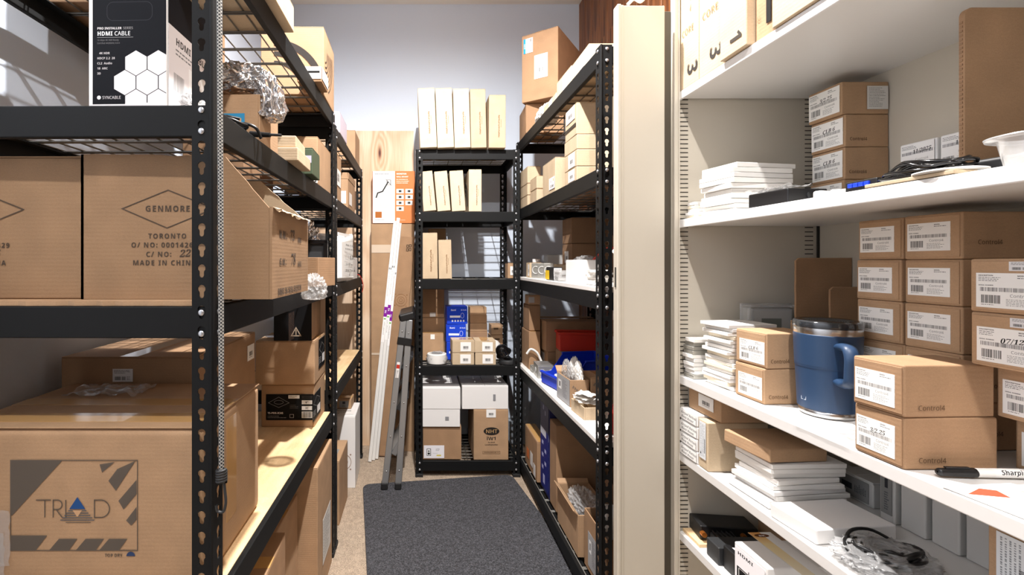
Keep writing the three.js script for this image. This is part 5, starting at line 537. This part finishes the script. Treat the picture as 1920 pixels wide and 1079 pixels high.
{ const g = thing('plastic_tub', 'clear plastic tub with a rolled rim on the second cabinet shelf', 'tub', [0.705, cy[1], 0.525]); g.scale.set(1, 0.72, 1); const pr = [[0.001, 0.001], [0.026, 0.001], [0.032, 0.044], [0.041, 0.045], [0.042, 0.049], [0.034, 0.0505], [0.0305, 0.048], [0.0245, 0.003], [0.001, 0.003]].map(([a, b]) => new THREE.Vector2(a, b)); add('tub', new THREE.LatheGeometry(pr, 36), M.film, g); add('insert', cyl(0.022, 0.02, 0.012, 24), M.white, g, [0, 0.009, 0]); }
solo('snap_cover', 'round white cover lying beside the clear tub', 'cover', new THREE.LatheGeometry([[0.001, 0.004], [0.03, 0.004], [0.034, 0.003], [0.034, 0], [0.001, 0]].map(([a, b]) => new THREE.Vector2(a, b)), 32), M.white, [0.69, cy[1] + 0.006, -0.602]);
// third shelf
{ const g = thing('thermostat_pack', 'thermostat with a grey display in a clear clamshell pack', 'thermostat', [0.865, cy[2], 1.14], -0.05); add('thermostat', rb(0.10, 0.085, 0.02, 0.006), M.grey, g, [0, 0.13, 0]); add('display', new THREE.BoxGeometry(0.088, 0.072, 0.001), T.thermo, g, [0, 0.13, 0.0105]); add('clamshell', norm([rb(0.124, 0.182, 0.004, 0.002).clone().translate(0, 0.092, -0.014), rb(0.112, 0.006, 0.036, 0.002).clone().translate(0, 0.178, 0.0), rb(0.006, 0.17, 0.036, 0.002).clone().translate(-0.058, 0.09, 0), rb(0.006, 0.17, 0.036, 0.002).clone().translate(0.058, 0.09, 0)]), M.film, g); add('card', rb(0.10, 0.08, 0.012, 0.002), M.darkPlastic, g, [0, 0.045, 0]); }
{ const mk = (label, x0, x1, h, D, yaw) => { const g = thing('cardboard_sheet', label, 'cardboard', [x0, cy[2], D], yaw); add('sheet', panelGeo([[0, 0], [x1 - x0, 0], [x1 - x0, h], ...torn(0.006, h, 0, h - 0.006, 2, 0.001), ...torn(0, h - 0.01, 0, 0.02, 20, 0.001)], 0.005), M.kraftRed, g); add('top_edge', rb(x1 - x0 - 0.008, 0.002, 0.0055, 0.0005, 1), M.kraft, g, [(x1 - x0) / 2 + 0.004, h, 0.0025]); };
  mk('tall brown cardboard divider standing behind the blue mug', 0.885, 1.015, 0.294, 1.09, 0); mk('lower dark cardboard divider standing in front of the tall one', 0.93, 1.015, 0.228, 1.05, 0); }
carton('cardboard_box', 'small brown box with a label at the foot of the cardboard dividers', { x: [0.83, 0.92], D: [0.98, 1.035], y: cy[2], h: 0.155, m: M.kraft, marks: [['f', 0, 0.06, 0.05, 0.022, T.bar]] });
pads('white_booklet', 'white booklet in the short pile at the third shelf corner', 'white booklets piled at the third shelf corner', 0.712, cy[2], 1.150, 10, 0.085, 0.040, 0.0098, 0.003, 0.02, [M.paper, M.white, M.galv]);
pads('white_booklet', 'white booklet in the tall pile beside two brown mailers', 'white booklets piled beside the two brown mailers', 0.742, cy[2], 1.068, 17, 0.115, 0.09, 0.0086, 0.006, 0.05, [M.paper, M.white, M.whiteCard, M.cream]);
['lower', 'upper'].forEach((u, i) => carton('parts_box', i ? 'brown mailer box with a blacked out label and handwriting, beside the mug' : 'brown mailer box with red handwriting, lower of the pair by the mug', { x: [0.690 + i * 0.002, 0.80], D: [0.926, 1.008], y: cy[2] + i * 0.0715, h: 0.071, yaw: i ? 0.06 : 0.02, m: M.kraft, flaps: false, end: 'l', marks: [['l', 0.004, -0.006, 0.066, 0.045, i ? T.c4c : T.c4], ['f', -0.022, -0.02, 0.052, 0.013, T.c4logo], ['l', -0.005, 0.026, 0.06, 0.014, i ? T.scrawlTop : T.scrawlRed]] }));
{ const g = thing('travel_mug', 'dark blue insulated travel mug with steel bands and a handle', 'mug', [fx(1551, 0.868), cy[2], 0.868], 0); g.scale.setScalar(1.04); const R = 0.0475, L = (p, n = 56) => new THREE.LatheGeometry(p.map(([a, b]) => new THREE.Vector2(a, b)), n);
  add('body', L([[0.0405, 0.012], [0.0425, 0.0135], [0.0455, 0.086], [0.0462, 0.0865], [0.0462, 0.0905], [0.0466, 0.091], [0.0482, 0.144], [0.0478, 0.146], [0.046, 0.146]]), M.navy, g); add('steel_base', L([[0.001, 0.0], [0.036, 0.0], [0.0395, 0.002], [0.0412, 0.0125], [0.03, 0.013]]), M.steel, g); add('steel_rim', L([[0.0462, 0.1455], [0.0478, 0.146], [0.0483, 0.158], [0.0455, 0.159]]), M.steel, g); add('lid', L([[0.0485, 0.157], [0.0492, 0.160], [0.0488, 0.167], [0.0465, 0.170], [0.040, 0.168], [0.036, 0.165], [0.001, 0.165]]), new THREE.MeshPhysicalMaterial({ color: 0x2a2d31, roughness: 0.12, clearcoat: 0.7 }), g);
  const hp = [[-0.004, 0.127], [0.012, 0.130], [0.028, 0.128], [0.0345, 0.116], [0.034, 0.092], [0.031, 0.074], [0.018, 0.068], [-0.004, 0.068]], cv = new THREE.CatmullRomCurve3(hp.map(([a, b]) => new THREE.Vector3(a, b, 0)));
  add('handle', tube(cv.points, 0.0068, 60, 14).scale(1, 1, 1.55), M.navy, g, [-0.0147, 0, 0.0425], [0, -1.9, 0]);
  add('print', new THREE.PlaneGeometry(0.012, 0.012), T.logoSquare, g, [-0.0430, 0.032, 0.0005], [0, -1.56, 0]); }
// the wall of small boxes
{ const lab = (r, c) => `brown labelled mailer box, row ${['one', 'two', 'three', 'four', 'five'][r]} from the shelf, ${c} column`;
  for (let r = 0; r < 5; r++) { carton('parts_box', lab(r, 'farthest'), { x: [0.822 + rr(-0.003, 0.003), 0.95], D: [0.787, 0.868], y: cy[2] + r * 0.0722, h: 0.0718, yaw: rr(-0.015, 0.015), m: M.kraft, flaps: false, end: 'l', marks: [['l', -0.004, 0, 0.062, 0.045, T.c4]] }); carton('parts_box', lab(r, 'middle'), { x: [0.82 + rr(-0.003, 0.003), 0.95], D: [0.698, 0.781], y: cy[2] + r * 0.0722, h: 0.0718, yaw: rr(-0.015, 0.015), m: M.kraft, flaps: false, end: 'l', marks: [['l', -0.004, 0, 0.062, 0.045, T.c4], ['f', -0.02, -0.01, 0.05, 0.0125, T.c4logo]] }); }
  for (let r = 0; r < 4; r++) carton('parts_box', lab(r, 'nearest'), { x: [0.762 + (r < 2 ? (r ? 0.036 : 0.062) : 0), 0.93], D: [0.555, 0.64], y: cy[2] + r * 0.0722, h: 0.0718, yaw: rr(-0.015, 0.015), m: M.kraft, flaps: false, end: 'l', marks: [['l', 0.0, -0.006, 0.068, 0.046, [T.c4d, T.c4a, T.c4b, T.c4][r]], ['l', 0.016, 0.026, 0.03, 0.012, T.small]] }); }
['lower', 'upper'].forEach((u, i) => carton('parts_box', `brown mailer box, ${u} of the front pair at the shelf edge right of the mug`, { x: [0.664 - i * 0.003, 0.792 - i * 0.003], D: [0.633, 0.705], y: cy[2] + i * 0.0718, h: 0.0714, yaw: i ? 0.03 : 0.0, m: M.kraftRed, flaps: false, end: 'l', marks: [['l', -0.003, -0.003, 0.056, 0.046, i ? T.c4 : T.c4a], ['f', -0.022, -0.022, 0.05, 0.0125, T.c4logo]] }));
{ const g = thing('marker_pen', 'black capped marker pen with a white barrel at the shelf edge', 'marker', [0.733, cy[2] + 0.0064, 0.611], -0.05); add('cap', new THREE.LatheGeometry([[0.001, 0.046], [0.004, 0.0455], [0.0052, 0.043], [0.006, 0.005], [0.0062, 0], [0.001, 0]].map(([a, b]) => new THREE.Vector2(a, b)), 24).rotateZ(Math.PI / 2), M.black, g, [0, 0, 0]); add('clip', rb(0.030, 0.0018, 0.004, 0.0006), M.black, g, [-0.022, 0.0065, 0]); add('barrel', cyl(0.0058, 0.0058, 0.085, 24).rotateZ(Math.PI / 2), M.white, g, [0.0425, 0, 0]); add('label', new THREE.CylinderGeometry(0.00595, 0.00595, 0.05, 20, 1, true, 0, Math.PI).rotateZ(Math.PI / 2).rotateX(0.8), T.marker, g, [0.045, 0, 0]); }
solo('paper_sheet', 'white sheet printed with orange red shapes at the near shelf edge', 'paper', new THREE.BoxGeometry(0.10, 0.0006, 0.09), [M.paper, M.paper, T.redPaper, M.paper, M.paper, M.paper], [0.715, cy[2] + 0.0006, -0.545], [0, 0.1, 0]);
solo('plastic_sheet', 'clear crinkled plastic film on the third shelf edge before the mug', 'plastic', sheetGeo(0.085, 0.10, 0.004, 26, 14), M.film, [0.70, cy[2] + 0.002, -0.762]);
// fourth shelf
carton('cardboard_box', 'brown box with a torn label under the third cabinet shelf at the corner', { x: [0.678, 0.80], D: [1.04, 1.16], y: cy[3] + 0.118, h: 0.05, m: M.kraft, flaps: false, marks: [['l', 0.01, 0.006, 0.055, 0.03, T.bar]] });
for (let i = 0; i < 4; i++) carton('white_box', ['handwritten slim white box at the bottom of four by the cabinet corner', 'handwritten slim white box second from the bottom of four by the cabinet corner', 'handwritten slim white box third from the bottom of four by the cabinet corner', 'handwritten slim white box topmost of four by the cabinet corner'][i], { x: [0.661, 0.78], D: [1.097, 1.168], y: cy[3] + i * 0.0292, h: 0.0288, yaw: [0.01, -0.01, 0.015, 0][i], m: M.whiteCard, flaps: false, marks: [['l', 0.0, 0, 0.066, 0.023, T.handbox]] });
{ carton('cardboard_box', 'slim brown box standing upright with a printed side label on the fourth shelf', { x: [0.662, 0.80], D: onC(1312, 1330, 0.665), y: cy[3], h: 0.112, yaw: 0, m: M.kraftLight, flaps: false, marks: [['l', 0.0, 0.01, 0.024, 0.085, T.vert]] }); }
solo('white_box_base', 'flat white box under the leaning white pads', 'box', rb(0.16, 0.016, 0.11, 0.002), M.whiteCard, [0.755, cy[3] + 0.009, -0.955], [0, 0.05, 0]).name = 'white_box';
pads('white_pad', 'white mounting pad in the large fourth shelf stack', 'white pads in the large stack on the fourth shelf', 0.758, cy[3] + 0.0172, 0.952, 7, 0.155, 0.105, 0.0098, 0.006, 0.06, [M.paper, M.white, M.whiteCard]);
carton('cardboard_box', 'flat brown mailer lying on the large stack of white pads', { x: [0.674, 0.80], D: [0.905, 1.02], y: cy[3] + 0.0875, h: 0.026, yaw: 0.12, roll: -0.03, m: M.kraft, flaps: false });
carton('white_box', 'flat white box with worn corner at the front of the fourth shelf', { x: [0.668, 0.82], D: [0.79, 0.882], y: cy[3], h: 0.026, yaw: 0.1, m: M.whiteCard, flaps: false });
solo('cable_bag', 'clear bag of black cables lying on the fourth shelf', 'bag', bagGeo(0.060, 0.018, 0.045, 0.2, 1.7, 20, 71), M.film, [0.735, cy[3] + 0.002, -0.73]);
solo('black_cable', 'black cable coil inside the clear bag on the fourth shelf', 'cable', norm([coil(0.735, cy[3] + 0.004, 0.732, 0.04, 0.03, 6, 0.0026, 0.4), coil(0.745, cy[3] + 0.008, 0.725, 0.034, 0.024, 5, 0.0026, 0.45)]), M.cable);
{ const cs = [[0.90, 0.975, 0.05, 'grey carton with a dark label lying at the back of the fourth shelf'], [0.845, 0.872, 0.115, 'grey upright carton with a dark side label, farthest in the row'], [0.80, 0.84, 0.11, 'plain grey upright carton, second in the row'], [0.755, 0.795, 0.112, 'plain grey upright carton, third in the row'], [0.69, 0.75, 0.118, 'plain grey upright carton, nearest in the row by the labelled box']]; cs.forEach(([a, b, h, l], i) => carton('grey_carton', l, { x: [0.86 + (i ? 0.0 : 0.02) + i * 0.006, 1.0], D: [a, b], y: cy[3], h, yaw: 0.04, m: M.greyCard, tape: false, marks: i < 2 ? [['l', 0, 0, i ? (b - a) * 0.7 : 0.04, i ? h * 0.75 : 0.06, T.dark, i ? 0 : Math.PI / 2]] : [] })); }
carton('cardboard_box', 'brown box standing on end with a long white label on the fourth shelf', { x: [0.78, 0.93], D: [0.585, 0.635], y: cy[3], h: 0.125, yaw: 0.0, m: M.kraft, flaps: false, marks: [['l', 0.002, 0.012, 0.032, 0.085, T.vert]] });
solo('paper_sheet', 'printed paper slip lying beside the cable bag on the fourth shelf', 'paper', new THREE.BoxGeometry(0.10, 0.0008, 0.06), [M.paper, M.paper, T.invoice, M.paper, M.paper, M.paper], [0.722, cy[3] + 0.0008, -0.645], [0, 0.12, 0]);
// bottom visible shelf
{ const g = thing('audio_module', 'black audio module with copper sockets in the far corner of the lowest shelf', 'module', [0.73, cy[4] + 0.008, 1.135], -0.12); add('case', rb(0.13, 0.034, 0.06, 0.003), M.black, g, [0.02, 0.017, -0.01]); for (const x of [-0.04, 0.05, 0.08]) add('socket', cyl(0.006, 0.006, 0.012, 16).rotateX(Math.PI / 2), M.copper, g, [x, 0.017, 0.024]); const c = add('heat_sink', rb(0.05, 0.022, 0.03, 0.002), M.darkPlastic, g, [0.0, 0.012, 0.038]); for (let i = 0; i < 5; i++) add('fin', rb(0.003, 0.006, 0.028, 0.0008), M.black, c, [-0.02 + i * 0.01, 0.013, 0]); }
solo('wood_board', 'thin wood board under the black audio module', 'board', bx(0.17, 0.007, 0.07), M.wood, [0.755, cy[4] + 0.0035, -1.138]);
carton('black_box', 'matte black box on the lowest visible shelf', { x: [0.672, 0.80], D: [1.036, 1.080], y: cy[4], h: 0.04, yaw: 0, m: M.darkPlastic, flaps: false });
carton('black_box', 'black box with a white edge print beside the white cable carton', { x: [0.68, 0.80], D: [0.995, 1.033], y: cy[4], h: 0.05, yaw: 0, m: M.black, flaps: false, marks: [['t', -0.03, 0, 0.04, 0.008, M.whiteCard]] });
carton('cable_box', 'white cable carton with an orange printed lid on the lowest visible shelf', { x: [0.672, 0.82], D: [0.895, 0.985], y: cy[4], h: 0.088, yaw: 0.03, m: M.whiteCard, tape: false, flaps: false, marks: [['l', 0, 0, 0.08, 0.076, T.hdmiBig], ['t', 0, 0, 0.05, 0.142, T.hdmiTop, Math.PI / 2 * 0]] });
{ const g = carton('white_box', 'grey white rounded carton with a small dark label on the lowest visible shelf', { x: [0.835, 1.005], D: [0.72, 0.985], y: cy[4], h: 0.10, yaw: 0, m: M.greyCard, flaps: false, r: 0.018, marks: [['t', -0.02, 0.03, 0.05, 0.03, T.dark, Math.PI / 2]] }); }
carton('cardboard_box', 'brown carton at the back of the lowest visible shelf', { x: [0.85, 1.0], D: [1.0, 1.16], y: cy[4], h: 0.09, m: M.kraft });
renderer.render(scene, camera);
